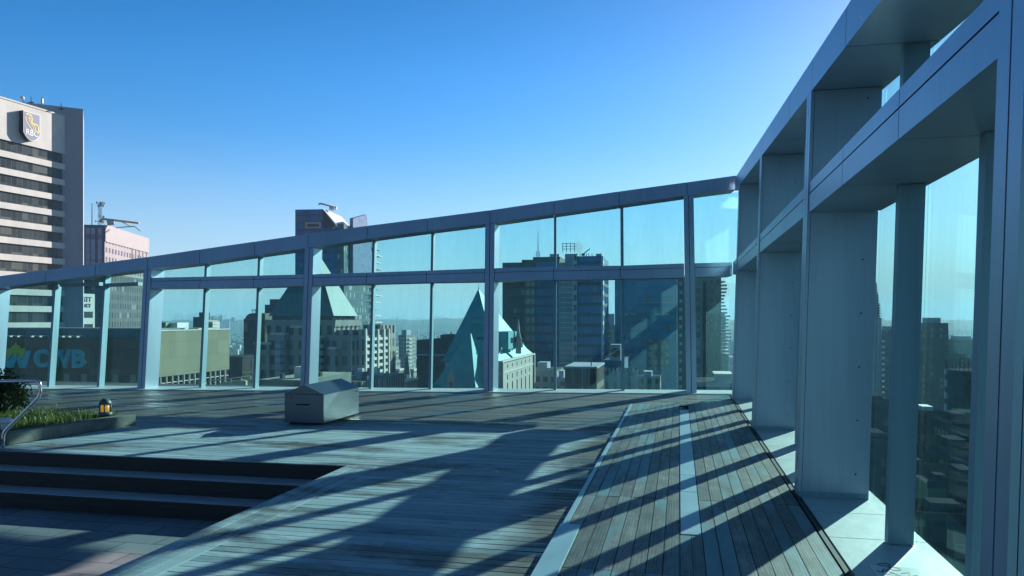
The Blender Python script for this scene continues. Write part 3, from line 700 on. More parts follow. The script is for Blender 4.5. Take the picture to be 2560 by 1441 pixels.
# shield sign
M_NAVY = pr('sign_navy', (.17, .19, .33), .4, 0, .05); M_NAVYD = pr('sign_side', (.012, .012, .03), .5); M_YEL = pr('sign_yellow', (.80, .62, .16), .5, 0, .05); M_SIGNW = pr('sign_white', (.8, .8, .8), .5, 0, .03)
def fy(x):                              # along the window wall for a photo column, on the sign face
    o = fa + Vector((math.cos(yw), -math.sin(yw), 0)) * 1.25; k = (x - PX0) / FPX; return -(o.x - k * o.y) / (du.x - k * du.y)
sa, sb = fy(58.5), fy(101); sh_ = Z(347, 166.5); st_ = Z(273, 166.0); mid = (sa + sb) / 2; wd = sb - sa
def shield(inset):
    o = [(sa + inset, st_ - inset), (sb - inset, st_ - inset), (sb - inset, sh_ + 1.6)]
    for k in range(1, 8):
        t = k / 8; o.append((sb - inset - (wd - 2 * inset) * t, sh_ + inset + 1.6 * abs(2 * t - 1) ** 2.2))
    return o + [(sa + inset, sh_ + 1.6)]
def extr(o, x0, x1):
    mb = MB(); k = len(o); mb.v = [Vector((x0, y, z)) for y, z in o] + [Vector((x1, y, z)) for y, z in o]
    mb.f = [tuple(range(k, 2 * k))[::-1], tuple(range(k))] + [(i, (i + 1) % k, k + (i + 1) % k, k + i) for i in range(k)]; mb.m = [0] * len(mb.f); mb.sm = [False] * len(mb.f); return mb
sg = extr(shield(0), .02, 1.2).build('sign', M_NAVYD, rb)
extr(shield(.03), 1.202, 1.24).build('border', M_SIGNW, sg); extr(shield(.17), 1.242, 1.26).build('field', M_NAVY, sg)
SM = Matrix(((0, 0, 1, 1.27), (1, 0, 0, mid), (0, 1, 0, 0), (0, 0, 0, 1)))
text('lettering', 'RBC', 1.75, .02, M_SIGNW, sg, Matrix.Translation((0, 0, sh_ + 1.75)) @ SM, .03, .95)
def stroke(pts, w_):
    mb = MB(); pts = [(sa + wd * a, sh_ + (st_ - sh_) * b_) for a, b_ in pts]
    for (y0, z0), (y1, z1) in zip(pts, pts[1:]):
        L = math.hypot(y1 - y0, z1 - z0); ny, nz = -(z1 - z0) / L * w_ / 2, (y1 - y0) / L * w_ / 2
        mb.hexa([(1.262, y0 - ny, z0 - nz), (1.262, y1 - ny, z1 - nz), (1.262, y1 + ny, z1 + nz), (1.262, y0 + ny, z0 + nz), (1.29, y0 - ny, z0 - nz), (1.29, y1 - ny, z1 - nz), (1.29, y1 + ny, z1 + nz), (1.29, y0 + ny, z0 + nz)])
    return mb
em = stroke([(.16, .88), (.28, .92), (.45, .88), (.52, .78), (.46, .68), (.55, .60), (.72, .62), (.86, .58), (.88, .40), (.84, .30)], .34)
for pts in ([(.12, .80), (.16, .66), (.34, .50), (.58, .36)], [(.30, .80), (.36, .66), (.54, .52), (.70, .32)], [(.62, .58), (.70, .48), (.72, .34)], [(.52, .84), (.40, .76), (.30, .84)]):
    e2 = stroke(pts, .2); o_ = len(em.v); em.v += e2.v; em.f += [tuple(i + o_ for i in f) for f in e2.f]; em.m += e2.m; em.sm += e2.sm
em.build('emblem', M_YEL, sg)

# ---- pinkish tower with a roof crane, lattice masts
M_PINK = facade('pink_stone', (.37, .315, .33), (.055, .06, .10), (.12, .12, .19), 3.4, 3.7, .5, .55, pblind=.05, blind=(.4, .38, .45), wvar=.08, roof=(.3, .25, .25))
pk = Block('office_tower', 'pinkish stone office tower behind the shield tower with a cleaning crane on its roof', 180, 262, 371, 563, 300, 'office tower', vpx=990)
pk.body(M_PINK)
M_PURP = pr('shaded_stone', (.155, .13, .19), .8, 0, .1, .3); M_LIL = pr('lilac_glass', (.36, .36, .52), .25, 0, .1, .5)
MB().box(-pk.W, -.02, -.25, -.01, pk.H - 60, pk.H - .1).build('shaded_front', M_PURP, pk.root)  # same stone as the sunny side; its shade is put into this colour
for cx in (220, 233, 250):
    for zz, hh in ((pk.z(585), 4.5), (pk.z(602), 5), (pk.z(625), 2.6), (pk.z(642), 2.6), (pk.z(660), 2.6)):
        x_ = pk.fx(cx); MB().box(x_ - .75, x_ + .75, -.29, -.255, zz - hh / 2, zz + hh / 2).build('window', M_LIL, pk.root)
M_SHADEST = facade('shaded_storeys', (.13, .12, .12), (.03, .04, .05), (.07, .08, .09), 3.0, 3.7, .5, .6, pblind=.08)
MB().box(-pk.W - .3, .4, -.4, pk.S + .2, 0, pk.z(683)).build('shaded_lower_part', M_SHADEST, pk.root)  # added box; another tower's cast shadow is put into its darker colour
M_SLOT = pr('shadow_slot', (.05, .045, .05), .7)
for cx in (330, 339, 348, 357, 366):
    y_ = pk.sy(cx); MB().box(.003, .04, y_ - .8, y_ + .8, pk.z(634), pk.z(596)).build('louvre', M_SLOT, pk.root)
MB().box(.002, .3, 0, pk.S, pk.z(563) - 6.5, pk.z(563) + .2).build('cornice', pr('pink_cornice', (.38, .33, .345), .8, 0, .06, .3), pk.root)
cr = MB()
def PK(x, y, o=6): return at(x, y, 300 + o)
cr.tube([PK(256, 548), PK(348, 558)], .45, 6); cr.tube([PK(275, 563), PK(272, 550)], 1.0, 6); cr.tube([PK(283, 563), PK(283, 552)], .5, 6); cr.tube([PK(256, 548), PK(256, 556)], .4, 6)
cr.tube([PK(300, 553), PK(330, 568)], .2, 5); cr.tube([PK(290, 570), PK(335, 566), PK(352, 578)], .25, 5)
cr.build('roof_crane', M_PALE, pk.root, world=True)
lm_ = at(250, 640, 330); ml = thing('lattice_mast', 'lattice antenna mast with a cluster of aerials behind the pinkish tower', 'antenna mast', lm_)
mb = MB(); zt = at(250, 506, 330).z
for dx, dy in ((-.7, -.7), (.7, -.7), (.7, .7), (-.7, .7)): mb.tube([(lm_.x + dx, lm_.y + dy, lm_.z), (lm_.x + dx * .6, lm_.y + dy * .6, zt)], .1, 4)
k = 0; zz = lm_.z
while zz < zt - 1.6:
    s_ = 1 if k % 2 else -1; mb.tube([(lm_.x - .65 * s_, lm_.y - .6, zz), (lm_.x + .65 * s_, lm_.y - .6, zz + 1.6)], .07, 4); zz += 1.6; k += 1
mb.build('mast', M_STEELD, ml, world=True)
mb = MB()
for k in range(26):
    zz = zt - rnd.choice([.3, 1.2, 6, 7.2, 8.2]) + rnd.uniform(-.4, .4); an = rnd.uniform(0, 6.28); r_ = rnd.uniform(.8, 1.9)
    c = Vector((lm_.x + math.cos(an) * r_, lm_.y + math.sin(an) * r_, zz)); mb.tube([(lm_.x, lm_.y, zz - .2), c], .09, 4); mb.tube([c - Vector((0, 0, .5)), c + Vector((0, 0, .5))], .16, 4)
mb.build('aerial_cluster', M_STEELD, ml, world=True)
lm_ = at(230, 640, 340); ml = thing('thin_mast', 'thin needle mast left of the lattice antenna mast', 'antenna mast', lm_)
mb = MB().tube([lm_, at(230, 508, 340)], [.35, .14], 5); mb.build('mast', M_STEELD, ml, world=True)

# ---- white lettered slab
M_WSLAB = pr('white_slab', (.62, .62, .60), .8, 0, .05, .5)
hy = Block('hotel_slab', 'narrow sunlit white slab with black lettering seen beside the shield tower', 150, 176, 237, 733, 235)
hy.part('body', M_WSLAB, -hy.W, 0, 0, hy.S, 0, hy.H)
M_BLK = pr('black_letters', (.02, .02, .02), .5); M_DGL = pr('dark_window_glass', (.035, .045, .05), .15, 0, .3, .6)
def side(yc, zc, x=.06): return Matrix(((0, 0, 1, x), (1, 0, 0, yc), (0, 1, 0, zc), (0, 0, 0, 1)))
TM_ = Matrix(((1, 0, 0, 0), (0, 0, -1, 0), (0, 1, 0, 0), (0, 0, 0, 1)))
text('lettering', 'HYATT', 2.1, .05, M_BLK, hy.root, side(hy.sy(228) - 3.2, hy.z(748)), .05, .95)
text('lettering', 'REGENCY', 1.55, .05, M_BLK, hy.root, side(hy.sy(228) - 3.3, hy.z(764)), .05, .9)
for y0, y1 in ((795, 779), (826, 811)):
    MB().box(.005, .05, .5, hy.sy(232), hy.z(y0), hy.z(y1)).build('window', M_DGL, hy.root)

# ---- brown office block with letter sign
M_BROWN = facade('brown_stone', (.20, .125, .08), (.15, .095, .062), (.23, .15, .10), 3.2, 2.0, .985, .985, grough=.8, pblind=0, wvar=.25, bump=.25, roof=(.22, .24, .24))
M_OLIVE = facade('olive_panels', (.19, .185, .125), (.235, .23, .155), (.28, .27, .19), 1.75, 1.5, .985, .98, grough=.8, pblind=0, wvar=.2, bump=.2, roof=(.3, .3, .27))
cw = Block('office_block', 'brown and olive office block with a letter sign seen through the left panes', -260, 374, 565, 829, 70, 'office block')
MB().box(-cw.W, -.01, .0, cw.S - .01, 0, cw.z(848)).build('front_block', M_BROWN, cw.root)
MB().box(-cw.W, -cw.W * .04, 1.2, 6, cw.z(848) + .003, cw.z(822)).build('roof_screen', pr('roof_screen', (.17, .2, .2), .7, 0, .2, .6), cw.root)
MB().box(0, .4, .0, cw.S, cw.z(945), cw.z(829)).build('olive_wall', M_OLIVE, cw.root)
MB().box(-.3, .45, -.05, cw.S + .05, cw.z(829) + .002, cw.z(826)).build('coping', M_PALE, cw.root)
M_CWG = facade('dark_glazing', (.05, .05, .05), (.03, .032, .03), (.09, .075, .06), 1.1, 3, .9, .9, pblind=.2, blind=(.14, .1, .07))
MB().box(-.01, .15, .0, cw.S, cw.z(1100), cw.z(945) - .003).build('lower_glazing', M_CWG, cw.root)
y_ = .2
while y_ < cw.S:
    MB().box(.16, .36, y_, y_ + .07, cw.z(1000), cw.z(945) - .004).build('glazing_post', M_PALE, cw.root); y_ += .86
MB().box(.16, .30, .0, cw.S, cw.z(963), cw.z(961)).build('glazing_rail', M_PALE, cw.root)
# letters
M_TEAL = pr('teal_letter', (.04, .48, .60), .4, 0, .05); M_TEALE = pr('letter_edge', (.45, .75, .8), .5, 0, .05); M_LEAFY = pr('yellow_crown', (.6, .58, .05), .5, 0, .05)
def letter(ch, cx, size, sx=1.0):
    M0 = Matrix.Translation((cw.fx(cx), -.17, cw.z(902))) @ TM_
    l = text('letter', ch, size, .15, M_TEALE, cw.root, M0, .085, sx); M1 = Matrix.Translation((cw.fx(cx), -.36, cw.z(902))) @ TM_
    text('face', ch, size, .02, M_TEAL, l, M1, .05, sx)
letter('C', 108, 2.25, 1.0); letter('W', 156, 2.25, .92); letter('B', 200, 2.25, 1.12)
mk = thing_dummy = None
def poly2(pts, y0, y1):
    mb = MB(); k = len(pts); mb.v = [Vector((cw.fx(x), y0, cw.z(y))) for x, y in pts] + [Vector((cw.fx(x), y1, cw.z(y))) for x, y in pts]
    mb.f = [tuple(range(k)), tuple(range(2 * k - 1, k - 1, -1))] + [(i, i + k, (i + 1) % k + k, (i + 1) % k) for i in range(k)]; mb.m = [0] * len(mb.f); mb.sm = [False] * len(mb.f); return mb
lw = poly2([(3, 878), (20, 878), (29, 905), (39, 880), (51, 880), (58, 905), (66, 880), (81, 880), (68, 925), (53, 925), (45, 903), (37, 925), (20, 925)], -.2, -.02).build('emblem', M_TEAL, cw.root)
poly2([(20, 879), (26, 874), (32, 875), (36, 866), (40, 868), (45, 858), (50, 868), (54, 866), (58, 875), (68, 873), (66, 890), (60, 902), (51, 884), (45, 900), (39, 884), (29, 900), (22, 890)], -.28, -.205).build('crown', M_LEAFY, lw)
for cx in (30, 47, 65, 100, 120, 158, 176, 192, 212):
    mb = MB(); P = Vector((cw.fx(cx), -.9, cw.z(848) + .25)); mb.tube([(P.x, .1, P.z - .25), (P.x, 0, P.z), (P.x, -.9, P.z)], .03, 5); mb.box(P.x - .12, P.x + .12, -1.1, -.8, P.z - .12, P.z + .02)
    mb.build('sign_lamp', M_PALE, cw.root)
for cx in (170, 213, 255, 292, 335):
    MB().box(cw.fx(cx - 8), cw.fx(cx + 6), -.12, -.015, cw.z(1010), cw.z(938)).build('pilaster', pr('tan_pilaster', (.33, .29, .18), .7, 0, .1, 1) if cx == 170 else bpy.data.materials['tan_pilaster'], cw.root)
for x0, x1 in ((180, 204), (222, 247), (298, 340), (30, 90)):
    MB().box(cw.fx(x0), cw.fx(x1), -.05, -.014, cw.z(1010), cw.z(942)).build('window', M_DGL, cw.root)
# roof plant of the block, set back
def wp(x0, x1, y0, y1, D, d, mat, name):
    a_, b_ = at(x0, y1, D), at(x1, y0, D); return MB().box(a_.x, b_.x, D, D + d, a_.z, b_.z).build(name, mat, cw.root, world=True)
M_ZINC = pr('zinc_plant', (.62, .66, .68), .4, .3, .15, 2); M_CREAM = pr('cream_render', (.52, .50, .38), .8, 0, .08, .8)
wp(398, 414, 806, 832, 84, 2, pr('green_plant', (.10, .17, .16), .6, 0, .1, 1), 'roof_plant'); wp(414, 443, 807, 832, 85, 3, M_ZINC, 'roof_plant'); wp(452, 496, 821, 834, 82, 4, M_CREAM, 'penthouse')
for x in (405, 424, 436, 448, 458): wp(x - 5, x + 4, 821, 832, 81, 1, M_DGL if x % 2 else M_ZINC, 'cooling_unit')
mb = MB()
for x in range(396, 466, 9): mb.tube([at(x, 832, 79.5), at(x, 820, 79.5)], .025, 4)
for y in (820, 826): mb.tube([at(396, y, 79.5), at(466, y + .5, 79.5)], .025, 4)
mb.build('roof_railing', M_PALE, cw.root, world=True)
# ramp beyond the block
rm = thing('ramp_parapet', 'olive curved parapet with a pale handrail below the olive office block', 'ramp', at(560, 985, 62))
mb = MB(); top = [(505, 975), (520, 970), (540, 965), (552, 957), (575, 953), (600, 950), (630, 956 - 7)]
for (x0, y0), (x1, y1) in zip(top, top[1:]):
    a_, b_ = at(x0, y0, 62), at(x1, y1, 63.5 if x1 > 600 else 62)
    mb.hexa([(a_.x, 62, a_.z - 8), (b_.x, 62, b_.z - 8), (b_.x, 62.4, b_.z - 8), (a_.x, 62.4, a_.z - 8), (a_.x, 62, a_.z), (b_.x, 62, b_.z), (b_.x, 62.4, b_.z), (a_.x, 62.4, a_.z)])
mb.build('parapet', pr('olive_parapet', (.36, .37, .25), .8, 0, .1, .6), rm, world=True)
mb = MB(); mb.tube([at(430, 970, 61.6), at(500, 955, 61.6), at(560, 949, 61.6), at(627, 941, 61.6), at(627, 953, 61.6)], .045, 5)
for x in (516, 550, 577, 603): mb.tube([at(x, 953 - (x - 516) * .1, 61.6), at(x, 972 - (x - 500) * .16, 61.6)], .035, 4)
mb.build('handrail', M_PALE, rm, world=True)

# ---- small block with balconies
M_BALC = facade('balcony_front', (.42, .38, .36), (.04, .045, .05), (.12, .11, .11), 2.1, 2.9, .7, .62, pblind=.1)
sb_ = Block('apartment_block', 'small dark apartment block with pale balconies above the olive office block', 484, 510, 546, 797, 240, 'apartment block', vpx=1500)
sb_.body(M_BALC); MB().box(-sb_.W, -.3, -.3, -.01, sb_.H - 18, sb_.H + .5).build('dark_front', pr('dark_brick', (.07, .07, .075), .8, 0, .2, .5), sb_.root)
for k in range(5):
    z_ = sb_.z(812 + k * 8); MB().box(.01, 1.3, sb_.sy(522), sb_.sy(540), z_, z_ + .9).build('balcony', M_PALE, sb_.root)
MB().box(-sb_.W * .8, -1, 2, sb_.S * .6, sb_.H + .01, sb_.H + 2).build('roof_plant', M_STEELD, sb_.root)

# ---- hazy far skyline
M_FAR = facade('far_tower', (.30, .30, .32), (.12, .14, .16), (.2, .2, .22), 6, 4, .6, .5)
for x0, x1, yt, lab_, rd in ((524, 538, 790, 'broad hazy far tower with a rounded top, left end of the far skyline', 1), (542, 556, 789, 'tall hazy far tower with a stepped top, second from the left in the far skyline', 2), (557, 563, 800, 'narrow hazy far tower right of the stepped one', 0),
                             (563, 573, 798, 'low hazy far tower with a rounded corner in the middle of the far skyline', 1), (576, 587, 794, 'slender hazy far tower with a peaked top in the far skyline', 3), (588, 595, 803, 'flat topped hazy far tower right of the slender one', 0), (600, 606, 812, 'lowest hazy far tower at the right end of the far skyline', 0), (535, 600, 826, 'long low hazy far block at the foot of the far skyline', 0)):
    D = 5200 + rnd.uniform(-300, 300); a_, b_ = at(x0, yt, D), at(x1, yt, D); t = thing('far_tower', lab_, 'tower', (a_.x, D, ZG), 0, 'hazy towers of the far skyline'); W2, H2 = b_.x - a_.x, a_.z - ZG
    mb = MB(); mb.box(0, W2, 0, W2 * .8, 0, H2 - 10 * (rd > 0)); 
    if rd == 1: mb.prism([(W2 * (.5 + .5 * math.cos(k / 8 * 6.283)) * 1, W2 * (.4 + .4 * math.sin(k / 8 * 6.283))) for k in range(8)], H2 - 10, H2 - 3); mb.box(W2 * .25, W2 * .75, W2 * .2, W2 * .6, H2 - 3, H2)
    if rd == 2: mb.box(W2 * .3, W2, 0, W2 * .6, H2 - 10, H2 - 4); mb.box(W2 * .55, W2 * .85, 0, W2 * .4, H2 - 4, H2 + 3)
    if rd == 3: mb.hexa([(0, 0, H2 - 10), (W2, 0, H2 - 10), (W2, W2 * .8, H2 - 10), (0, W2 * .8, H2 - 10), (W2 * .3, W2 * .3, H2 + 2), (W2 * .6, W2 * .3, H2 + 2), (W2 * .6, W2 * .5, H2 + 2), (W2 * .3, W2 * .5, H2 + 2)])
    mb.build('body', M_FAR, t)

# ---- dark tower with a rounded top
M_DKT = facade('dark_bronze', (.045, .04, .038), (.02, .025, .028), (.07, .065, .055), 1.6, 3.2, .6, .8, pblind=.14, blind=(.16, .14, .10))
dk_ = Block('dark_tower', 'dark bronze tower with a rounded top left of the pyramid roofed building', 604, 662, 668, 800, 205, 'tower', deep=16)
dk_.part('body', M_DKT, dk_.fx(612), 0, 0, 16, 0, dk_.H)
dk_.part('side_wing', M_DKT, -dk_.W, dk_.fx(612) - .01, 1, 13, 0, dk_.z(797))
mb = MB(); x0, x1 = dk_.fx(612), 0
prof = [(x0, dk_.H)] + [(x0 + (1 - math.cos(a_ * math.pi / 12)) * 2.2, dk_.H + math.sin(a_ * math.pi / 12) * 1.8) for a_ in range(1, 7)] + [(x1, dk_.H + 1.8), (x1, dk_.H)]
k = len(prof); mb.v = [Vector((x, .1, z)) for x, z in prof] + [Vector((x, 15.9, z)) for x, z in prof]
mb.f = [tuple(range(k))[::-1], tuple(range(k, 2 * k))] + [(i, (i + 1) % k, k + (i + 1) % k, k + i) for i in range(k)]; mb.m = [0] * len(mb.f); mb.sm = [False] * len(mb.f); mb.build('rounded_roof', pr('bronze_roof', (.05, .045, .045), .5, 0, .2, .4), dk_.root)
mb = MB(); 
for x in (632, 638, 641): P = at(x, 784, 210); mb.tube([P, P + Vector((0, 0, 1.2))], .08, 4); mb.tube([P + Vector((-.4, 0, .8)), P + Vector((.5, 0, 1.1))], .06, 4)
mb.build('roof_aerial', M_STEELD, dk_.root, world=True)
lo = Block('office_block', 'low dark office block between the olive block and the dark rounded tower', 548, 606, 612, 897, 190, 'office block', deep=30); lo.body(M_DKT); lo.part('roof_edge', M_STEELD, -lo.W - .2, .2, -.2, 30.2, lo.H + .01, lo.H + .5)
rt2 = Block('dark_tower', 'dark stepped tower half hidden by the left slope of the pyramid roof', 662, 720, 735, 762, 230, 'tower', deep=20); rt2.body(M_DKT)
rt2.part('barrel_roof', bpy.data.materials['bronze_roof'], rt2.fx(670), rt2.fx(705), 1, 18, rt2.H + .01, rt2.z(748))

# ---- pyramid roofed stone tower
M_PST = facade('stone_bays', (.34, .34, .33), (.03, .035, .04), (.10, .10, .10), 2.5, 3.3, .52, .62, pblind=.16, blind=(.24, .2, .15), wvar=.15)
py = Block('pyramid_tower', 'stone tower with a tall pale green pyramid roof behind the back glass wall', 668, 836, 898, 800, 170, 'tower')
py.body(M_PST, 'shaft')
W3, S3 = py.W, py.S
def pyr(z0, z1, i0, i1, mat, name):
    return MB().hexa([(-W3 + i0, i0, z0), (-i0, i0, z0), (-i0, S3 - i0, z0), (-W3 + i0, S3 - i0, z0), (-W3 + i1, i1, z1), (-i1, i1, z1), (-i1, S3 - i1, z1), (-W3 + i1, S3 - i1, z1)]).build(name, mat, py.root)
def seam_mat(name, c, sp_, rough=.5, metal=.2, amp=.4, horiz=0):
    m, nt, b = base_mat(name); tc = nt.nodes.new('ShaderNodeTexCoord'); s_ = nt.nodes.new('ShaderNodeSeparateXYZ'); nt.links.new(tc.outputs['Object'], s_.inputs[0])
    u = mth(nt, 'FRACT', mth(nt, 'DIVIDE', mth(nt, 'ADD', s_.outputs[0], s_.outputs[1]), sp_)); l = mth(nt, 'LESS_THAN', u, .12)
    if horiz: l = mth(nt, 'MAXIMUM', l, mth(nt, 'LESS_THAN', mth(nt, 'FRACT', mth(nt, 'DIVIDE', s_.outputs[2], horiz)), .06))
    n1 = noise(nt, coords(nt, (1, 1, .25)), .35, 6, .65); n2 = noise(nt, coords(nt, (1, 1, .12)), 1.6, 4)
    cc = ramp(nt, mth(nt, 'ADD', mth(nt, 'MULTIPLY', n1, .6), mth(nt, 'MULTIPLY', n2, .4)), [(.3, tuple(x * (1 - amp) for x in c)), (.7, tuple(min(1, x * (1 + amp)) for x in c))])
    nt.links.new(mix(nt, mth(nt, 'MULTIPLY', l, .4), cc, tuple(x * .55 for x in c)), b.inputs['Base Color']); b.inputs['Roughness'].default_value = rough; b.inputs['Metallic'].default_value = metal; return m
M_PYR = seam_mat('pale_green_metal_roof', (.08, .21, .22), 1.6, .65, .0, .1, 4.2)
zA = py.z(610); zE = py.H + .9; half = min(W3, S3) / 2
def pyr2(z0, z1, f0, f1, mat, name):
    cx, cy = -W3 / 2, S3 / 2
    P = lambda f, z: [(cx - W3 / 2 * f, cy - S3 / 2 * f, z), (cx + W3 / 2 * f, cy - S3 / 2 * f, z), (cx + W3 / 2 * f, cy + S3 / 2 * f, z), (cx - W3 / 2 * f, cy + S3 / 2 * f, z)]
    return MB().hexa(P(f0, z0) + P(f1, z1)).build(name, mat, py.root)
pyr2(zE, zE + (zA - zE) * .93, .97, .068, M_PYR, 'pyramid_roof')
pyr2(py.H + .003, zE - .003, .9, .9, M_DGL, 'clerestory'); pyr2(py.H - 1.6, py.H - .0, 1.03, 1.06, M_PST, 'cornice')
mb = MB(); zt = zE + (zA - zE) * .93; cx, cy = -W3 / 2, S3 / 2
for sx, sy_ in ((-1, -1), (1, -1), (1, 1), (-1, 1)): mb.tube([(cx + sx * W3 * .034, cy + sy_ * S3 * .034, zt), (cx, cy, zA + 2)], .12, 4)
for f in (.3, .6): 
    q5 = [Vector((cx + a_ * W3 * .034 * (1 - f), cy + b_ * S3 * .034 * (1 - f), zt + (zA + 2 - zt) * f)) for a_, b_ in ((-1, -1), (1, -1), (1, 1), (-1, 1), (-1, -1))]; mb.tube(q5, .08, 4)
mb.build('lattice_finial', M_PALE, py.root)
# stepped shoulders with pale framed bays
M_PBAY = facade('pale_bays', (.58, .53, .46), (.03, .035, .04), (.09, .09, .09), 2.3, 3.3, .6, .72, pblind=.12, blind=(.25, .2, .15), wvar=.08)
y0_ = py.sy(868)
MB().box(.01, 5.2, y0_ - 9, y0_ + 3, 0, py.z(838)).build('shoulder', M_PST, py.root); MB().box(.01, 6.5, y0_ - 5.5, y0_ + 9, 0, py.z(826)).build('shoulder', M_PBAY, py.root)
MB().box(.02, 4.6, y0_ + 9.01, y0_ + 19, 0, py.z(813)).build('shoulder', M_PST, py.root)
for dy in (-5.5, -1.9, 1.7, 5.3, 8.4): MB().box(6.51, 7.0, y0_ + dy, y0_ + dy + .6, 0, py.z(822 + 2 * (dy > 0))).build('pier', M_RCONC, py.root)
for k in range(7):
    z_ = py.z(848 + k * 17); MB().box(6.505, 6.8, y0_ - 4.8, y0_ + 8.3, z_ - .45, z_ + .2).build('spandrel', M_RCONC, py.root)
for x0, x1, yt, o in ((655, 690, 862, 3), (690, 722, 838, 2.2), (735, 770, 820, 1.4), (790, 815, 846, 3.2), (842, 858, 872, 4.0)):
    m_ = MB().box(py.fx(x0), py.fx(x1), -o, -.01, 0, py.z(yt)).build('front_bay', M_PST, py.root)
    MB().box(py.fx(x0) - .2, py.fx(x1) + .2, -o - .2, -.012, py.z(yt) + .01, py.z(yt) + .5).build('bay_coping', M_RCONC, m_)
for k in range(7):
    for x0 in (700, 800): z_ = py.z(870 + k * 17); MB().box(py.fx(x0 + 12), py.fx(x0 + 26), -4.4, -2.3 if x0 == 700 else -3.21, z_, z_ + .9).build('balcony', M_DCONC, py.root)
# roofs in front of it
fr = Block('low_block', 'low flat roofed block with vents in front of the pyramid roofed tower', 648, 755, 768, 951, 130, 'building', deep=20); fr.body(facade('green_grey_front', (.17, .2, .18), (.05, .07, .07), (.09, .1, .1), 6, 5, .3, .5, roof=(.4, .42, .38))); 
fr.part('roof_hatch', M_RCONC, fr.fx(707), fr.fx(727), 4, 6, fr.H + .01, fr.H + 2.0); fr.part('vent', M_STEELD, fr.fx(677), fr.fx(684), 3, 4, fr.H + .01, fr.H + .8); fr.part('vent', M_STEELD, fr.fx(740), fr.fx(746), 8, 9, fr.H + .01, fr.H + .8)
f2 = Block('low_block', 'low roof crowded with grey plant units right of the white column and metal hood', 798, 905, 935, 955, 150, 'building', deep=24); f2.body(facade('ribbed_roof_front', (.3, .3, .3), (.06, .07, .07), (.12, .13, .13), 1.4, 30, .5, .95, roof=(.2, .21, .21)))
for k in range(16): x_ = -f2.W * rnd.random(); yy = rnd.uniform(1, 20); f2.part('plant_unit', rnd.choice([M_ZINC, M_STEELD, M_DCONC]), x_ - rnd.uniform(.4, 1.2), x_, yy, yy + 1.2, f2.H + .01, f2.H + rnd.uniform(.6, 1.9))

# ---- tall glass tower
M_BLUG = facade('blue_glass_front', (.02, .07, .19), (.006, .08, .30), (.02, .15, .45), 1.7, 3.3, .86, .8, grough=.06, pblind=.06, blind=(.1, .12, .17), bump=.2)
gt = Block('glass_tower', 'tall blue glass tower with a slanted glass sail and a crane on its roof', 738, 843, 905, 523, 330, 'glass tower', vpx=1450)
gt.part('body', M_BLUG, -gt.W, 0, 0, gt.S, 0, gt.H - 8.3); gt.part('upper_block', M_BLUG, -gt.W, gt.fx(806), 0, gt.S * .7, gt.H - 8.29, gt.H)
M_WPAN = pr('white_roof_panels', (.6, .6, .62), .4, .1, .06, .5); M_SAIL = facade('sail_glass', (.24, .29, .42), (.12, .16, .28), (.17, .22, .34), 3, 2.6, .95, .95, grough=.15, pblind=0)
mb = MB(); mb.hexa([(gt.fx(806), .5, gt.H + .01), (0, .5, gt.H - 8), (0, gt.S * .7, gt.H - 8), (gt.fx(806), gt.S * .7, gt.H + .01), (gt.fx(806), .5, gt.H + .4), (0, .5, gt.H - 7.2), (0, gt.S * .7, gt.H - 7.2), (gt.fx(806), gt.S * .7, gt.H + .4)])
mb.build('sloped_roof', M_WPAN, gt.root)
MB().box(gt.fx(765), gt.fx(802), -.5, -.01, gt.z(570), gt.z(556)).build('sky_terrace_frame', M_PALE, gt.root)
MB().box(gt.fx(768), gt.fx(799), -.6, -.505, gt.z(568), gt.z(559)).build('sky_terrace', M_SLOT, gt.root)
a_, b_, c_ = gt.sy(858), gt.sy(893), gt.sy(900)
MB().hexa([(3, a_, gt.z(700)), (4.5, a_, gt.z(700)), (4.5, c_ * 1.35, gt.z(700)), (3, c_ * 1.35, gt.z(700)), (3, a_, gt.z(540)), (4.5, a_, gt.z(540)), (4.5, b_, gt.z(514)), (3, b_, gt.z(514))]).build('sail', M_SAIL, gt.root)
M_SIDE = facade('green_glass_side', (.07, .12, .13), (.03, .08, .10), (.09, .15, .16), 1.5, 3.3, .8, .66, grough=.1, pblind=.2, blind=(.4, .42, .4))
MB().box(.01, 2.9, .2, gt.S * 1.25, 0, gt.z(560)).build('side_wing', M_SIDE, gt.root)
for k in range(30):
    z_ = gt.z(600) - k * 3.3; MB().box(2.91, 5.6 if k % 2 else 4.8, gt.S * 1.1, gt.S * 1.45, z_, z_ + .5).build('balcony', M_PALE if k % 3 else M_DCONC, gt.root)
mb = MB(); D_ = 338
mb.tube([at(799, 509, D_), at(841, 519, D_)], .45, 5); mb.tube([at(826, 526, D_), at(826, 516, D_)], .6, 5); mb.tube([at(832, 527, D_), at(832, 518, D_)], .6, 5); mb.tube([at(799, 509, D_), at(797, 513, D_)], .4, 4); mb.tube([at(838, 521, D_), at(842, 521, D_)], .9, 5)
mb.build('roof_crane', M_RCONC, gt.root, world=True)

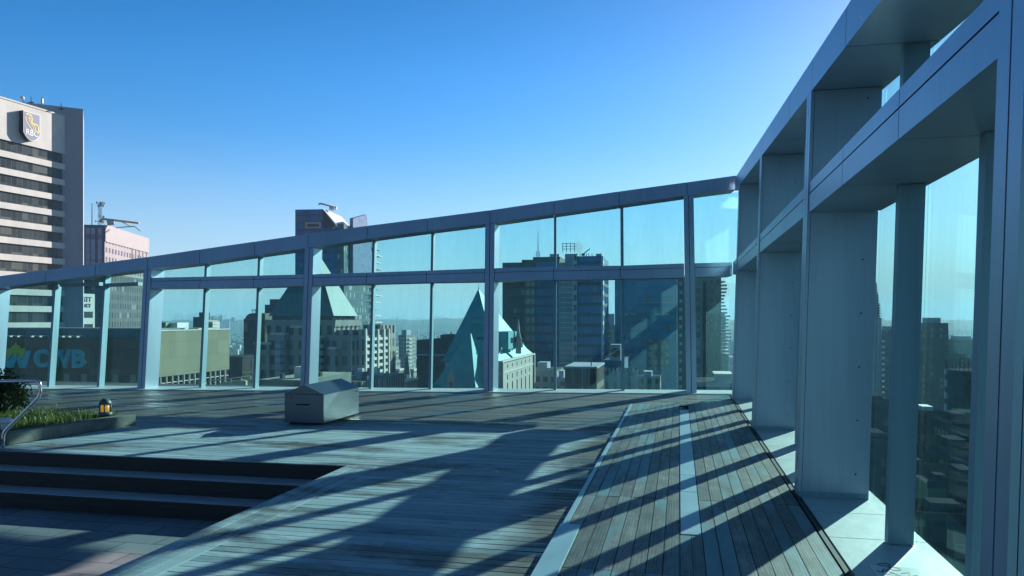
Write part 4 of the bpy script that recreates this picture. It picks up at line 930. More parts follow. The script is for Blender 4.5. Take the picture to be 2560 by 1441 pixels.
# ---- pale residential steps, far towers beside
M_PALEF = facade('pale_flats', (.55, .52, .46), (.05, .055, .06), (.14, .14, .14), 1.7, 3.0, .5, .55, pblind=.15, blind=(.3, .28, .25))
ps = Block('apartment_block', 'slim sunlit pale apartment block with stepped top right of the pyramid tower', 936, 944, 972, 845, 260, 'apartment block'); ps.body(M_PALEF)
ps.part('step', M_PALEF, -ps.W + .02, -.01, .5, ps.sy(962), ps.H + .01, ps.z(822)); ps.part('step', M_PALEF, -ps.W + .5, -.4, 1, ps.sy(952), ps.z(822) + .01, ps.z(813))
M_GREYF = facade('grey_flats', (.33, .33, .33), (.05, .06, .07), (.13, .14, .15), 2.2, 3.0, .6, .5, pblind=.12, blind=(.4, .4, .38))
for xl, xc, xr, yt, D, lab_ in ((969, 985, 997, 868, 560, 'lower grey apartment tower right of the slim pale block'), (996, 1016, 1040, 838, 600, 'taller grey apartment tower with a roof box left of the dark flat block'), (1140, 1148, 1152, 880, 420, 'slim grey block glimpsed behind the copper roof')):
    t = Block('apartment_tower', lab_, xl, xc, xr, yt, D, 'apartment tower'); t.body(M_GREYF); t.part('roof_box', M_DCONC, -t.W * .7, -t.W * .1, 2, t.S * .5, t.H + .01, t.H + 4)
    for k in range(14):
        z_ = t.H - 4 - 3 * k; MB().box(.01, 1.2, t.S * .15, t.S * .45, z_, z_ + 1).build('balcony', M_PALE, t.root)
M_STN = facade('small_stone', (.38, .35, .3), (.05, .05, .05), (.12, .12, .12), 2.4, 3.2, .45, .5)
for xl, xc, xr, yt, D, lab_ in ((984, 998, 1008, 928, 350, 'small stone building left of the thin spire'), (1022, 1034, 1042, 928, 355, 'small stone building right of the thin spire')):
    t = Block('stone_building', lab_, xl, xc, xr, yt, D, 'building'); t.body(M_STN); t.part('parapet', M_RCONC, -t.W - .3, .3, -.3, t.S + .3, t.H + .01, t.H + 1)
sp_ = thing('church_spire', 'thin dark spire between two small stone buildings', 'spire', at(1018, 985, 330)); b_ = at(1018, 965, 330); t_ = at(1018, 880, 330)
mb = MB(); mb.hexa([(b_.x - 2, 328, b_.z), (b_.x + 2, 328, b_.z), (b_.x + 2, 332, b_.z), (b_.x - 2, 332, b_.z), (b_.x - .1, 329.9, t_.z), (b_.x + .1, 329.9, t_.z), (b_.x + .1, 330.1, t_.z), (b_.x - .1, 330.1, t_.z)]); mb.build('spire_roof', pr('slate_spire', (.07, .12, .14), .6, 0, .2, 1), sp_, world=True)
MB().box(b_.x - 2.2, b_.x + 2.2, 327.8, 332.2, ZG, b_.z - .01).build('tower_base', M_STN, sp_, world=True)
t = Block('roof_cabin', 'pinkish brown roof cabin below the dark flat block', 992, 1018, 1024, 955, 190, 'building', deep=8); t.body(pr('pink_cabin', (.35, .27, .24), .8, 0, .1, 1)); t.part('coping', M_RCONC, -t.W - .2, .2, -.2, 8.2, t.H + .01, t.H + .3)
M_BLKB = facade('black_slab', (.03, .032, .034), (.02, .022, .025), (.035, .036, .04), 2, 3.4, .8, .5, pblind=.02, roof=(.05, .05, .05))
t = Block('dark_block', 'broad black office slab left of the copper roofed hotel', 1042, 1142, 1150, 851, 260, 'office block', deep=30); t.body(M_BLKB); t.part('roof_screen', M_BLKB, t.fx(1094), t.fx(1140), 3, 14, t.H + .01, t.z(838)); t.part('band', M_DCONC, -t.W - .05, .05, -.06, -.01, t.z(890), t.z(887))
mb = MB(); mb.tube([at(1128, 840, 268), at(1128, 828, 268)], [.4, .05], 5); mb.build('finial', M_STEELD, t.root, world=True)

# ---- copper roofed hotel
M_COP = seam_mat('green_copper', (.045, .36, .40), .55, .65, 0, .34); M_HST = facade('hotel_stone', (.46, .43, .39), (.05, .06, .06), (.1, .1, .1), 2.0, 5.5, .32, .5, pblind=.05, wvar=.08)
M_HSP = pr('hotel_stone_plain', (.45, .42, .38), .85, 0, .12, .6)
ht = Block('grand_hotel', 'grand stone hotel with a steep verdigris copper roof, dormers and a pointed top', 1105, 1243, 1329, 905, 170, 'hotel')
W4, S4 = ht.W, ht.S
ht.part('upper_walls', M_HSP, -W4 + .6, -.6, .6, S4 - .6, 0, ht.H)
# flared pyramid: sections of the slope
ax, ay = ht.fx(1196) * 1.0, S4 * .42
zt = ht.z(718); secs = [(1.03, ht.H), (.90, ht.H + (zt - ht.H) * .09), (.02, zt)]
mb = MB()
def solve_x(px_, y_):                  # local x that stands at photo column px_ when y_ metres back
    k = (px_ - PX0) / FPX; w_ = ht.c + ht.u * y_; return -(w_.x - k * w_.y) / (ht.v.x - k * ht.v.y)
ax = solve_x(1196, ay)
def sec(f): return [(ax + (x - ax) * f, ay + (y - ay) * f) for x, y in ((-W4, 0), (0, 0), (0, S4), (-W4, S4))]
for (f0, z0), (f1, z1) in zip(secs, secs[1:]): mb.hexa([(x, y, z0 + .003) for x, y in sec(f0)] + [(x, y, z1) for x, y in sec(f1)])
roof = mb.build('copper_roof', M_COP, ht.root)
mb = MB(); mb.tube([(ax, ay, zt), (ax, ay, zt + 1.5)], [.12, .03], 5); mb.build('finial', M_COP, roof)
def slope_y(z): 
    f = 1 - (z - secs[1][1]) / (zt - secs[1][1]); f = .9 * max(f, 0); return ay - ay * f
for x in (1151, 1161, 1179, 1188, 1198, 1222):
    z_ = ht.z(850); y_ = slope_y(z_); MB().box(ht.fx(x), ht.fx(x + 6), y_ - .25, y_ + 1.0, z_ - .5, z_ + .5).build('roof_window', M_BLK, roof)
MB().box(ht.fx(1146), ht.fx(1230), slope_y(ht.z(856)) - .35, slope_y(ht.z(856)) + .6, ht.z(857.5), ht.z(855.6)).build('roof_ledge', M_COP, roof)
x_, y_ = ht.fx(1130), slope_y(ht.z(893)); d_ = MB().box(x_, x_ + 1.4, y_ - .8, y_ + 2, ht.z(902), ht.z(885)).build('dormer', M_COP, roof); MB().box(x_ + .3, x_ + 1.1, y_ - .85, y_ - .81, ht.z(899), ht.z(888)).build('dormer_window', M_DGL, d_)
# dormers on the lit slope
def slope_x(z):
    f = 1 - (z - secs[1][1]) / (zt - secs[1][1]); f = .9 * max(f, 0); return ax + (0 - ax) * f
def dormer(xp, yp, hpx, wm):
    y0 = ht.sy(xp); z0 = ht.z(yp); x0 = slope_x(z0); h = hpx * 170 / FPX
    d_ = MB().box(x0 - 3, x0 + .6, y0 - wm / 2, y0 + wm / 2, z0, z0 + h).build('dormer', M_COP, roof)
    MB().hexa([(x0 - 3, y0 - wm * .6, z0 + h + .003), (x0 + .8, y0 - wm * .6, z0 + h + .003), (x0 + .8, y0 + wm * .6, z0 + h + .003), (x0 - 3, y0 + wm * .6, z0 + h + .003), (x0 - 3, y0 - .04, z0 + h * 1.7), (x0 + .8, y0 - .04, z0 + h * 1.7), (x0 + .8, y0 + .04, z0 + h * 1.7), (x0 - 3, y0 + .04, z0 + h * 1.7)]).build('dormer_roof', M_COP, d_)
    MB().box(x0 + .605, x0 + .66, y0 - wm * .3, y0 + wm * .3, z0 + h * .15, z0 + h * .8).build('dormer_window', M_DGL, d_)
for a_ in ((1257, 885, 9, 1.3), (1274, 884, 9, 1.3), (1292, 883, 9, 1.3), (1311, 882, 9, 1.3), (1262, 808, 10, 1.3), (1268, 850, 12, 1.4), (1290, 852, 12, 1.4)): dormer(*a_)
zz = ht.z(862); x0 = slope_x(zz)
tb = MB().box(x0 - 3, x0 + 2.6, ht.sy(1266), ht.sy(1290), ht.z(878), ht.z(832)).build('roof_pavilion', M_COP, roof); MB().box(x0 + 2.61, x0 + 2.7, ht.sy(1272), ht.sy(1284), ht.z(862), ht.z(848)).build('pavilion_window', M_DGL, tb)
MB().lathe((1.2, ht.sy(1284), ht.z(893)), [(.7, 0), (.7, 3.2), (.95, 3.3), (.5, 4.6), (.06, 8.4)], 10).build('turret', M_HSP, ht.root)
# lit stone wall on the right with cornice, attic windows and tall arches
s0, s1 = .3, S4 * .97
MB().box(-2, .9, s0, s1, 0, ht.z(907)).build('side_wall', M_HSP, ht.root)
MB().box(-2, 1.25, s0 - .2, s1 + .2, ht.z(907) + .003, ht.z(903)).build('cornice', M_RCONC, ht.root)
MB().box(-2, 1.05, s0 - .1, s1 + .1, ht.z(936), ht.z(933)).build('string_course', M_RCONC, ht.root)
for k in range(6):
    y_ = s0 + (s1 - s0) * (.16 + .135 * k)
    MB().box(.905, .93, y_ - .3, y_ + .3, ht.z(925), ht.z(915)).build('window', M_DGL, ht.root)
    MB().box(.905, .93, y_ - .36, y_ + .36, ht.z(955), ht.z(942)).build('window', M_DGL, ht.root)
    mb = MB(); mb.box(.905, .93, y_ - .5, y_ + .5, ht.z(1010), ht.z(968)); mb.tube([(.905, y_, ht.z(968)), (.932, y_, ht.z(968))], .5, 12, smooth=False); mb.build('arched_window', M_DGL, ht.root)
for y_ in (s0 + .5, s1 - .6): MB().box(.902, 1.3, y_ - .5, y_ + .5, 0, ht.z(908)).build('pier', M_HSP, ht.root)
# front wing with its own tent roof
fy0 = -9.0; xa, xb = ht.fx(1112) , ht.fx(1212); zw = ht.z(962)
MB().box(xa * .98, xb * 1.02, fy0 + .5, -.01, 0, zw - .05).build('front_wing', M_HSP, ht.root)
mb = MB(); cy = fy0 * .2; cx = solve_x(1176, cy); zr = ht.z(834)
def fs(f): return [(cx + (x - cx) * f, cy + (y - cy) * f) for x, y in ((xa - .4, fy0 - .2), (xb + .4, fy0 - .2), (xb + .4, .5), (xa - .4, .5))]
for (f0, z0), (f1, z1) in zip([(1.0, zw), (.80, zw + 1.8), (.05, zr)], [(.80, zw + 1.8), (.05, zr)]): mb.hexa([(x, y, z0) for x, y in fs(f0)] + [(x, y, z1) for x, y in fs(f1)])
wr = mb.build('wing_roof', M_COP, ht.root)
x_ = ht.fx(1157); MB().box(x_ - .7, x_ + .7, fy0 - .1, fy0 + 3, zw - 2.4, ht.z(946)).build('gable_dormer', M_HSP, ht.root)
MB().hexa([(x_ - .9, fy0 - .3, ht.z(946) + .003), (x_ + .9, fy0 - .3, ht.z(946) + .003), (x_ + .9, fy0 + 3, ht.z(946) + .003), (x_ - .9, fy0 + 3, ht.z(946) + .003), (x_ - .04, fy0 - .2, ht.z(916)), (x_ + .04, fy0 - .2, ht.z(916)), (x_ + .04, fy0 + 2, ht.z(920)), (x_ - .04, fy0 + 2, ht.z(920))]).build('gable_spire', M_HSP, ht.root)
MB().box(x_ - .35, x_ + .35, fy0 - .14, fy0 - .105, ht.z(962), ht.z(949)).build('gable_window', M_DGL, ht.root)
for k in range(9): MB().box(xa + 1.2 + k * .93, xa + 1.6 + k * .93, fy0 + .42, fy0 + .49, zw - 3.2, zw - 1.4).build('window', M_DGL, ht.root)
MB().box(xa * .97, xb * 1.0, fy0 + .3, fy0 + .49, zw - .6, zw - .1).build('wing_cornice', M_RCONC, ht.root)

# ---- dark banded tower
M_BAND = facade('banded_brown', (.10, .085, .075), (.03, .04, .05), (.055, .065, .075), 1.5, 3.5, .96, .52, grough=.08, pblind=.05, blind=(.25, .22, .16), bump=.3)
bt = Block('banded_tower', 'dark brown banded office tower with a stepped top behind the copper roofed hotel', 1256, 1398, 1402, 655, 290, 'office tower', deep=30); bt.body(M_BAND)
M_BLUT = facade('blue_mirror', (.04, .085, .13), (.003, .11, .32), (.015, .19, .42), 1.5, 3.5, .9, .7, grough=.05, pblind=.05, blind=(.1, .18, .24), bump=.15)
bt.part('upper_step', M_BAND, bt.fx(1303), -.02, 1, 28, bt.H + .01, bt.z(648)); bt.part('upper_step', M_BAND, bt.fx(1330), -.02, 2, 26, bt.z(648) + .01, bt.z(641)); bt.part('upper_step', M_DCONC, bt.fx(1372), -.4, 2, 22, bt.z(641) + .01, bt.z(634))
M_REFL = facade('bright_reflection', (.16, .14, .12), (.26, .27, .25), (.48, .45, .36), 1.9, 3.5, .75, .6, grough=.1, pblind=.25, blind=(.42, .38, .28))
MB().box(bt.fx(1312), bt.fx(1338), -.35, -.01, 0, bt.z(705)).build('reflection_band', M_REFL, bt.root)  # bright reflection in the windows, put into the colour of an added band
MB().box(bt.fx(1340), 0, -.2, -.01, 0, bt.H - .05).build('blue_reflection', M_BLUT, bt.root)  # blue reflection on the brown tower, put into the colour of this sheet
mb = MB()
for x, y0, y1 in ((1345, 641, 622), (1341, 640, 628), (1349, 640, 630), (1347, 600, 560)):
    if y1 > 600: mb.tube([at(x, y0 + 2, 296), at(x, y1, 296)], .12, 4)
mb.tube([at(1345, 643, 296), at(1345, 578, 296)], [.2, .06], 5); mb.build('roof_aerial', M_STEELD, bt.root, world=True)

# ---- tower with rooftop scaffold
M_LGT = facade('pale_blue_glass', (.20, .28, .33), (.10, .2, .27), (.22, .32, .37), 7, 3.4, .98, .82, grough=.06, pblind=0, bump=.2)
sc_ = Block('scaffold_tower', 'blue grey office tower with a scaffold frame and steam on its roof', 1397, 1504, 1506, 640, 255, 'office tower', deep=26)
sc_.part('body', M_BLUT, sc_.fx(1443), 0, 0, 26, 0, sc_.H)
sc_.part('glass_front', M_LGT, -sc_.W, sc_.fx(1432) - .02, .8, 24, 0, sc_.z(655))
M_PIER = facade('white_pier', (.42, .48, .52), (.04, .07, .1), (.08, .11, .14), 1.5, 3.4, .6, .62, pblind=0)
sc_.part('pier', M_PIER, sc_.fx(1432), sc_.fx(1443) - .01, -.9, 26, 0, sc_.z(638))
for k in range(23):
    z_ = sc_.z(705) - k * 1.72; MB().hexa([(sc_.fx(1401), .55, z_ - .05), (sc_.fx(1430), .55, z_ - .05), (sc_.fx(1430), .79, z_ - .05), (sc_.fx(1401), .79, z_ - .05), (sc_.fx(1401), .55, z_ + .12 - .0), (sc_.fx(1430), .55, z_ + .12), (sc_.fx(1430), .79, z_ + .12), (sc_.fx(1401), .79, z_ + .12)]).build('glass_fin', M_SIGNW, sc_.root)
sc_.part('roof_house', M_DCONC, sc_.fx(1408), sc_.fx(1440), 4, 16, sc_.z(655) + .01, sc_.z(631)); sc_.part('end_pylon', M_DCONC, sc_.fx(1489), -.05, 1, 8, sc_.H + .01, sc_.z(634)); sc_.part('edge_strip', M_PIER, -.02, .5, -.3, 4, 0, sc_.H - .1)
mb = MB(); D_ = 262
for x in (1407, 1416, 1426, 1436): mb.tube([at(x, 631, D_), at(x, 608, D_)], .11, 4); mb.tube([at(x, 631, D_ + 4), at(x, 608, D_ + 4)], .11, 4)
for y in (609, 616, 623): mb.tube([at(1405, y, D_), at(1438, y, D_)], .09, 4); mb.tube([at(1405, y, D_ + 4), at(1438, y, D_ + 4)], .09, 4)
mb.build('scaffold', M_STEELD, sc_.root, world=True)
mb = MB(); mb.tube([at(1460, 634, 260), at(1475, 622, 260)], .16, 4); mb.tube([at(1458, 640, 260), at(1458, 634, 260)], .6, 4)
for x in (1450, 1466, 1472, 1480): mb.tube([at(x, 641, 259), at(x, 634, 259)], .12, 4)
mb.build('roof_gear', M_STEELD, sc_.root, world=True)

# ---- big blue tower
M_BIGB = facade('deep_blue_glass', (.006, .20, .38), (.004, .20, .40), (.012, .27, .48), 1.6, 3.4, .9, .8, grough=.05, pblind=.03, blind=(.08, .17, .22), bump=.12)
bb = Block('blue_tower', 'broad deep blue glass tower with a dotted white edge behind the right bays', 1537, 1716, 1720, 684, 300, 'glass tower', deep=34); bb.part('body', M_BIGB, -bb.W, bb.fx(1695), 0, 34, 0, bb.H); bb.part('edge_bay', facade('dotted_edge', (.06, .14, .19), (.2, .35, .4), (.4, .5, .52), 3.2, 3.4, .35, .4, pblind=0), bb.fx(1695) + .01, 0, .6, 30, 0, bb.H - 1)
MB().box(bb.fx(1692), bb.fx(1693.2), -.5, -.01, 0, bb.H - .1).build('edge_fin', M_SIGNW, bb.root)
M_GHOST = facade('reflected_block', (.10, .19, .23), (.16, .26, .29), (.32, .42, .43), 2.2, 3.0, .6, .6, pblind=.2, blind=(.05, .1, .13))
MB().box(bb.fx(1618), bb.fx(1672), -.3, -.01, bb.z(925), bb.z(850)).build('reflection_field', M_GHOST, bb.root)  # mirror image of another block, painted on as pale windows
for y in (788,): MB().box(bb.fx(1560), bb.fx(1690), -.14, -.01, bb.z(y), bb.z(y - 5)).build('lit_floor', facade('lit_floor', (.04, .11, .16), (.03, .1, .15), (.3, .42, .4), 3.2, 40, .8, 1.1, pblind=.1, blind=(.5, .55, .5)), bb.root)
rl = MB().box(bb.fx(1606), bb.fx(1684), -.2, -.01, bb.z(757), bb.z(756.3)).build('ledge_line', M_WPAN, bb.root)

# ---- apartment tower at the right end of the back wall
M_RES = facade('green_flats', (.26, .30, .29), (.07, .11, .12), (.2, .24, .24), 2.1, 2.9, .6, .6, grough=.1, pblind=.2, blind=(.36, .36, .32))
rs = Block('apartment_tower', 'green grey apartment tower with stacked balconies at the right end of the back wall', 1722, 1803, 1806, 690, 250, 'apartment tower', deep=22); rs.body(M_RES)
MB().box(rs.fx(1757), rs.fx(1764), -1.2, -.01, 0, rs.z(705)).build('stair_core', M_DKT, rs.root); MB().box(rs.fx(1762), rs.fx(1800), -.7, -.01, 0, rs.z(785)).build('dark_front', M_DKT, rs.root)
for k in range(22):
    z_ = rs.z(707 + k * 8.6); w_ = 1.4 + .5 * math.sin(k * .9) + (1.2 if k > 9 else 0); MB().box(.01, w_, -1.0, 5, z_, z_ + .5).build('balcony', M_RCONC, rs.root)
r2 = Block('apartment_tower', 'slim dark apartment tower just right of the balconied green one', 1800, 1814, 1816, 793, 330, 'apartment tower', deep=14); r2.body(M_RES); r2.part('roof_box', M_DCONC, -r2.W * .8, -.3, 1, 6, r2.H + .01, r2.H + 1.6)
# ---- low things in front of the towers
M_ROOFB = facade('brown_shed', (.16, .135, .115), (.05, .045, .04), (.1, .085, .07), 2.2, 6.0, .7, .8, pblind=.1, roof=(.2, .19, .18))
t = Block('low_block', 'brown low block with tall dark windows in front of the scaffold tower', 1412, 1492, 1500, 922, 140, 'building', deep=14); t.body(M_ROOFB); t.part('frame_top', M_DCONC, -t.W - .1, .1, -.2, 14, t.H + .01, t.H + .35)
for x in (1455, 1472): MB().box(t.fx(x), t.fx(x + 1.6), -.25, -.01, 0, t.H).build('post', M_DCONC, t.root)
mb = MB(); mb.tube([at(1478, 922, 142), at(1478, 894, 142), at(1446, 893, 142), at(1446, 897, 142)], .12, 5); mb.build('davit', M_STEELD, t.root, world=True)
t = Block('classical_building', 'pale blue classical facade with a cresting left of the broad blue tower', 1500, 1588, 1592, 930, 210, 'building', deep=16); t.body(facade('pale_classical', (.22, .36, .42), (.06, .11, .14), (.11, .18, .21), 2.2, 4.0, .4, .55)); 
for k in range(9): x_ = -t.W + (t.W - .8) * k / 8; MB().box(x_, x_ + .7, -.1, .6, t.H + .01, t.H + 1.0).build('cresting', M_DCONC, t.root)
t = Block('gate_building', 'bright blue roofed hall with a round window below the gap beside the scaffold tower', 1506, 1556, 1600, 902, 240, 'building'); t.body(pr('blue_metal_roof', (.03, .15, .30), .5, .1, .1, .3)); gz = t.H
gb = MB().box(t.fx(1525), t.fx(1552), -.4, 6, gz + .01, t.z(862)).build('round_window_gable', M_DCONC, t.root); x_ = t.fx(1539); MB().tube([(x_, -.41, t.z(882)), (x_, -.46, t.z(882))], 1.5, 20, smooth=False).build('round_window', M_DGL, gb)
t = Block('office_block', 'hazy stone office block in the gap beside the broad blue tower', 1504, 1548, 1552, 812, 420, 'office block', deep=30); t.body(M_RES); t.part('roof_box', M_DCONC, -t.W * .7, -t.W * .3, 3, 12, t.H + .01, t.H + 6)
t = Block('shed', 'pale flat roofed cabin at the foot of the green apartment tower', 1790, 1826, 1850, 938, 150, 'building', deep=7, ybot=985); t.body(pr('pale_cabin', (.28, .42, .45), .7, 0, .1, 1)); t.part('roof_slab', M_RCONC, -t.W - .4, .4, -.4, 7.3, t.H + .01, t.H + .25)
t = Block('low_block', 'low block carrying the pale cabin at the foot of the green apartment tower', 1735, 1830, 1860, 962, 148, 'building', deep=18); t.body(M_DKT); t.part('parapet', M_DCONC, -t.W, 0, -.2, -.01, t.H - .5, t.H + .4)
t = Block('office_block', 'olive grey mid-rise behind the pale cabin', 1770, 1822, 1850, 890, 300, 'office block', deep=20); t.body(M_RES); t.part('roof_rail', M_STEELD, -t.W, 0, 0, .2, t.H + .01, t.H + 1.5)

# ---- views through the right wall
def far_right(x0, x1, yt, D, mat, lab_, name='apartment_tower', cat='apartment tower', deep=18):
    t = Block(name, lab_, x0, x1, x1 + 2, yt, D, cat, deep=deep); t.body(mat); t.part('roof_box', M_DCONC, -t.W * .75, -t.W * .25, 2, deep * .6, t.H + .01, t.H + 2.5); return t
M_RR = facade('dusky_flats', (.09, .10, .10), (.05, .07, .08), (.13, .15, .15), 2.0, 3.0, .6, .55, pblind=.15, blind=(.28, .28, .25))
far_right(2308, 2371, 808, 360, M_RR, 'broad dusky apartment tower seen through the nearest right pane')
t = far_right(2172, 2206, 842, 400, M_RR, 'dusky tower below the spire seen through the narrow right pane'); t2 = far_right(2206, 2246, 826, 480, M_RR, 'dusky tower right of the spire seen through the narrow right pane')
for k in range(16): MB().box(-.3, .9, -1.0, .5, t.H - 3 - k * 3, t.H - 2 - k * 3).build('balcony', M_RCONC, t.root)
far_right(2371, 2450, 850, 520, M_RR, 'distant flat topped tower behind the dark rounded block'); far_right(1992, 2030, 870, 380, M_RR, 'dusky tower glimpsed in the slit between two fins')
sx_ = at(2190, 850, 390); t = thing('telecom_spire', 'slender stepped telecom spire rising above the dusky towers', 'spire', (sx_.x, 390, ZG))
mb = MB(); zz = ZG
for y0, y1, r_ in ((1500, 795, 1.9), (795, 760, 1.3), (760, 735, .8), (735, 707, .35)): a_, b_ = at(2190, y0, 390), at(2190 + 2, y1, 390); mb.box(a_.x - r_, a_.x + r_, 390 - r_, 390 + r_, max(a_.z, ZG) + .01, b_.z)
mb.build('shaft', M_DCONC, t, world=True)
for k in range(12): z_ = at(0, 798 - k * 6.5, 390).z; r_ = 2.3 - k * .15; MB().box(sx_.x - r_, sx_.x + r_, 390 - r_, 390 + r_, z_, z_ + .35).build('platform_ring', M_STEELD, t, world=True)
dr = thing('round_building', 'dark round office block with a fenced roof seen through the nearest right pane', 'office block', at(2420, 920, 190)); dc = at(2440, 925, 200)
MB().lathe((dc.x, dc.y, ZG), [(7.2, 0), (7.2, dc.z - ZG)], 40).build('drum', facade('dark_drum', (.05, .05, .05), (.03, .035, .035), (.06, .06, .06), 1.2, 3.2, .7, .55, pblind=.04), dr, world=True)
mb = MB()
for k in range(40): an = k / 40 * 6.283; mb.tube([(dc.x + 7 * math.cos(an), dc.y + 7 * math.sin(an), dc.z), (dc.x + 7 * math.cos(an), dc.y + 7 * math.sin(an), dc.z + 3)], .09, 4)
mb.build('roof_fence', M_STEELD, dr, world=True)
M_LOWR = facade('low_roof_front', (.05, .045, .042), (.02, .022, .022), (.05, .05, .045), 2.0, 3.2, .6, .5, pblind=.15, blind=(.22, .2, .16), roof=(.012, .014, .014))
M_GRNW = facade('green_tiles', (.24, .36, .20), (.19, .31, .16), (.30, .42, .24), 3.0, 2.4, .93, .95, grough=.7, pblind=0)
lows = [(2290, 2370, 1035, 150, 14, M_LOWR, 'white roofed low block left of the dark rounded block'), (2380, 2470, 1060, 135, 20, M_LOWR, 'low brown block with terraces below the dark rounded block'), (2270, 2335, 1120, 120, 14, M_LOWR, 'stepped grey block below the white roofed low block'),
        (2350, 2480, 1130, 110, 16, M_LOWR, 'striped brown roof terrace block behind the green tiled block'), (2270, 2345, 1180, 105, 12, M_LOWR, 'flat grey roof left of the green tiled block'), (2320, 2396, 1215, 92, 6, M_GRNW, 'small green tiled block far below the nearest right pane'), (2390, 2500, 1215, 88, 14, M_LOWR, 'brown roof right of the green tiled block'), (2260, 2480, 1300, 80, 9, M_LOWR, 'dark roof at the bottom of the nearest right pane'),
        (2168, 2250, 1010, 180, 30, M_LOWR, 'grey mid-rise at the foot of the narrow right pane'), (2165, 2260, 1110, 130, 20, M_LOWR, 'dark low block at the bottom of the narrow right pane')]
for x0, x1, yt, D, dp, mt, lb_ in lows:
    t = Block('low_building', lb_, x0, x1, x1 + 2, yt, D, 'building', deep=dp); t.body(mt); t.part('parapet', M_STEELD, -t.W - .1, .1, -.15, -.005, t.H - .4, t.H + .5)
    t.part('roof_hatch', M_WPAN if 'white' in lb_ else M_STEELD, -t.W * .6, -t.W * .25, dp * .3, dp * .6, t.H + .01, t.H + .9)
    if mt is M_GRNW: t.part('dark_opening', M_DGL, -t.W * .66, -t.W * .45, -.1, -.01, t.H * .9, t.H * .96); t.part('band', M_BROWN, -t.W, 0, -.09, -.011, t.H * .84, t.H * .87)

# ---- mid-distance fill between the towers: every block on its own
fills = [(395, 440, 860, 900, 'low pale warehouse glimpsed under the far skyline at left'), (560, 603, 905, 800, 'grey warehouse left of the dark rounded tower'), (945, 1000, 930, 430, 'brown mid-rise at the foot of the slim pale block'), (1000, 1046, 900, 700, 'far brown mid-rise left of the dark flat block'), (925, 960, 905, 420, 'grey brick mid-rise tucked right of the pyramid tower'),
         (1640, 1740, 905, 330, 'teal mid-rise at the foot of the broad blue tower'), (1590, 1650, 945, 260, 'low pale block at the foot of the broad blue tower'), (1385, 1420, 950, 180, 'low dark block between the banded and scaffold towers'), (1320, 1392, 925, 215, 'brown low-rise at the foot of the banded tower'), (1740, 1790, 905, 360, 'olive mid-rise left of the pale cabin'), (920, 985, 945, 210, 'low roof with white fence posts right of the metal hood')]
for x0, x1, yt, D, lb_ in fills:
    t = Block('mid_rise', lb_, x0, x1, x1 + 3, yt, D, 'building', deep=D * .06); t.body(rnd.choice([M_STN, M_GREYF, M_LOWR, M_RES])); t.part('roof_box', M_DCONC, -t.W * .7, -t.W * .35, 1, D * .03, t.H + .01, t.H + 2); t.part('parapet', M_DCONC, -t.W - .1, .1, -.12, -.005, t.H - .4, t.H + .5)

# ================================================================== GROUND, HILLS, FAR CITY, HAZE
def ground_mat():
    m, nt, b = base_mat('city_ground'); v = coords(nt); n = noise(nt, v, .004, 8, .7); n2 = noise(nt, v, .03, 5, .7)
    nt.links.new(ramp(nt, mth(nt, 'ADD', mth(nt, 'MULTIPLY', n, .5), mth(nt, 'MULTIPLY', n2, .5)), [(.35, (.025, .04, .028)), (.5, (.06, .07, .06)), (.62, (.12, .12, .115))]), b.inputs['Base Color']); b.inputs['Roughness'].default_value = .9; return m
mb = MB(); mb.lathe((0, 0, ZG - .5), [(13000, 0), (13000, .5)], 64); g = mb.build('ground', ground_mat()); tag(g, kind='structure')
M_HILL = pr('wooded_hill', (.035, .055, .045), .95, 0, .5, .006); M_SNOW = pr('snowy_mountain', (.5, .52, .55), .9, 0, .3, .0006)
def ridge(name, D, th0, th1, base, amp, depth, mat, seed, jag=0.0, n=260):
    r_ = random.Random(seed); ph = [r_.uniform(0, 6.28) for _ in range(8)]; mb = MB(); rows = []
    for j in range(7):
        t = j / 6; row_ = []
        for i in range(n):
            th = R(th0 + (th1 - th0) * i / (n - 1)); prof = math.sin(math.pi * t) ** .8
            h = base + amp * sum(math.sin(th * f + ph[k]) / (k + 1.2) for k, f in enumerate((7, 17, 31, 67, 121, 233))) + jag * r_.random() * (1 if j == 3 else .4)
            rr = D + depth * (t - .5); row_.append(len(mb.v)); mb.v.append(Vector((math.sin(th) * rr, math.cos(th) * rr, ZG - 2 + max(h, 5) * prof)))
        rows.append(row_)
    for a_, b_ in zip(rows, rows[1:]):
        for i in range(n - 1): mb.f.append((a_[i], a_[i + 1], b_[i + 1], b_[i])); mb.m.append(0); mb.sm.append(False)
    o = mb.build(name, mat); tag(o, kind='structure'); return o
ridge('hills', 6300, -50, 60, 92, 12, 2600, M_HILL, 4, 7, 700)
ridge('hills', 4300, 14, 60, 92, 8, 1500, M_HILL, 9, 7, 500)
ridge('mountains', 11200, -24, 8, 150, 45, 1800, M_SNOW, 6, 16, 300)
M_SUB = pr('suburb_roofs', (.20, .19, .18), .8, 0, .6, .02); M_TRE = pr('far_trees', (.03, .05, .03), .95, 0, .4, .02); M_SUBW = pr('suburb_walls', (.42, .41, .39), .8, 0, .3, .02)
mb = MB()
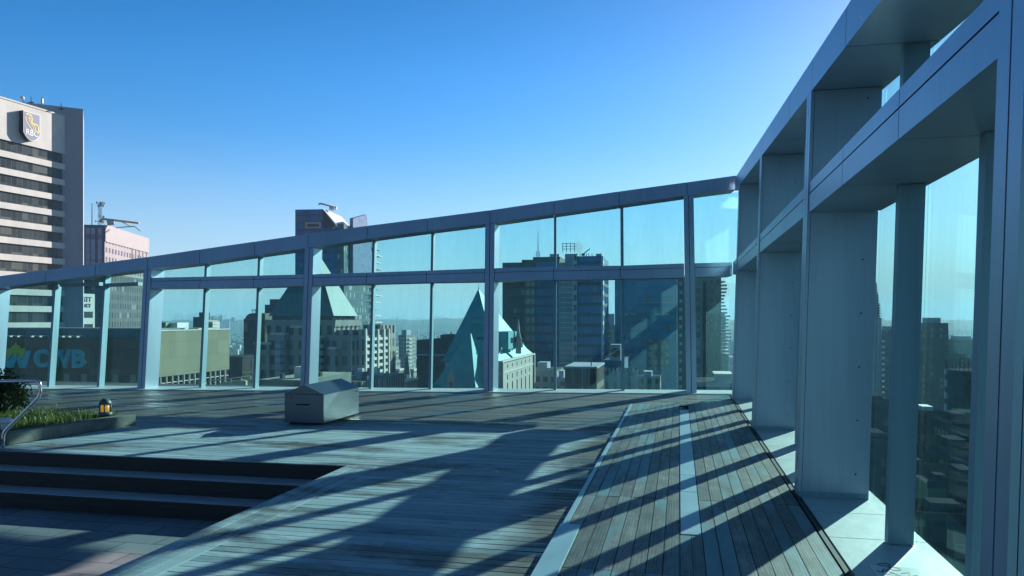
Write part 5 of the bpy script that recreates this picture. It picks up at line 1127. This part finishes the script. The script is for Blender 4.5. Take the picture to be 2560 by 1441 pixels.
for i in range(9000):
    th = R(rnd.uniform(-34, 40)); D = 700 + 5000 * rnd.random() ** 1.4; X, Y = math.sin(th) * D, math.cos(th) * D
    k = rnd.random(); s_ = rnd.uniform(4, 11); h = rnd.uniform(4, 9) if k < .93 else rnd.uniform(14, 38)
    if k < .45: mb.lathe((X, Y, ZG), [(s_ * .6, 0), (s_, h * .5), (s_ * .6, h * .95), (.3, h * 1.25)], 6, 1)
    else: mb.box(X - s_, X + s_, Y - s_ * .7, Y + s_ * .7, ZG, ZG + h, 0 if k < .8 else 2)
o = mb.build('far_suburbs', [M_SUB, M_TRE, M_SUBW]); tag(o, 'hazy far suburb of small roofs and trees spreading to the hills', 'suburb', kind='stuff')
# steam above the scaffold tower
def steam(name, label, c, r_, seed):
    m = bpy.data.materials.new('steam'); m.use_nodes = True; nt = m.node_tree; nt.nodes.clear(); o = nt.nodes.new('ShaderNodeOutputMaterial'); vs = nt.nodes.new('ShaderNodeVolumePrincipled')
    vs.inputs['Color'].default_value = (.95, .97, 1, 1); n = noise(nt, coords(nt), 2.2 / r_ * 2, 4); d = ramp(nt, n, [(.42, 0.0), (.7, 1.0)])
    nt.links.new(mth(nt, 'MULTIPLY', d, 1.1 / r_), vs.inputs['Density']); nt.links.new(vs.outputs[0], o.inputs['Volume'])
    me = MB(); k = 8
    me.lathe((0, 0, 0), [(r_ * math.cos(a_) * (1 + .1 * math.sin(3 * a_)), r_ * 1.2 * math.sin(a_)) for a_ in [(-1.45 + 2.9 * i / k) for i in range(k + 1)]], 14)
    o_ = me.build(name, m); o_.location = c; tag(o_, label, 'steam', kind='stuff'); return o_
steam('steam', 'small white puff of steam beside the rooftop scaffold', at(1447, 620, 268), 2.0, 1)
# the air
hz = MB().box(-13500, 13500, -13500, 13500, ZG - 2.5, 230).build('haze', M_GLASS); tag(hz, kind='stuff'); hz.data.materials.clear()
m = bpy.data.materials.new('haze'); m.use_nodes = True; nt = m.node_tree; nt.nodes.clear(); o = nt.nodes.new('ShaderNodeOutputMaterial'); vs = nt.nodes.new('ShaderNodeVolumePrincipled')
vs.inputs['Density'].default_value = 0.00013; vs.inputs['Color'].default_value = (.50, .80, 1, 1); vs.inputs['Anisotropy'].default_value = .2
nt.links.new(vs.outputs[0], o.inputs['Volume']); hz.data.materials.append(m); m.volume_intersection_method if False else None
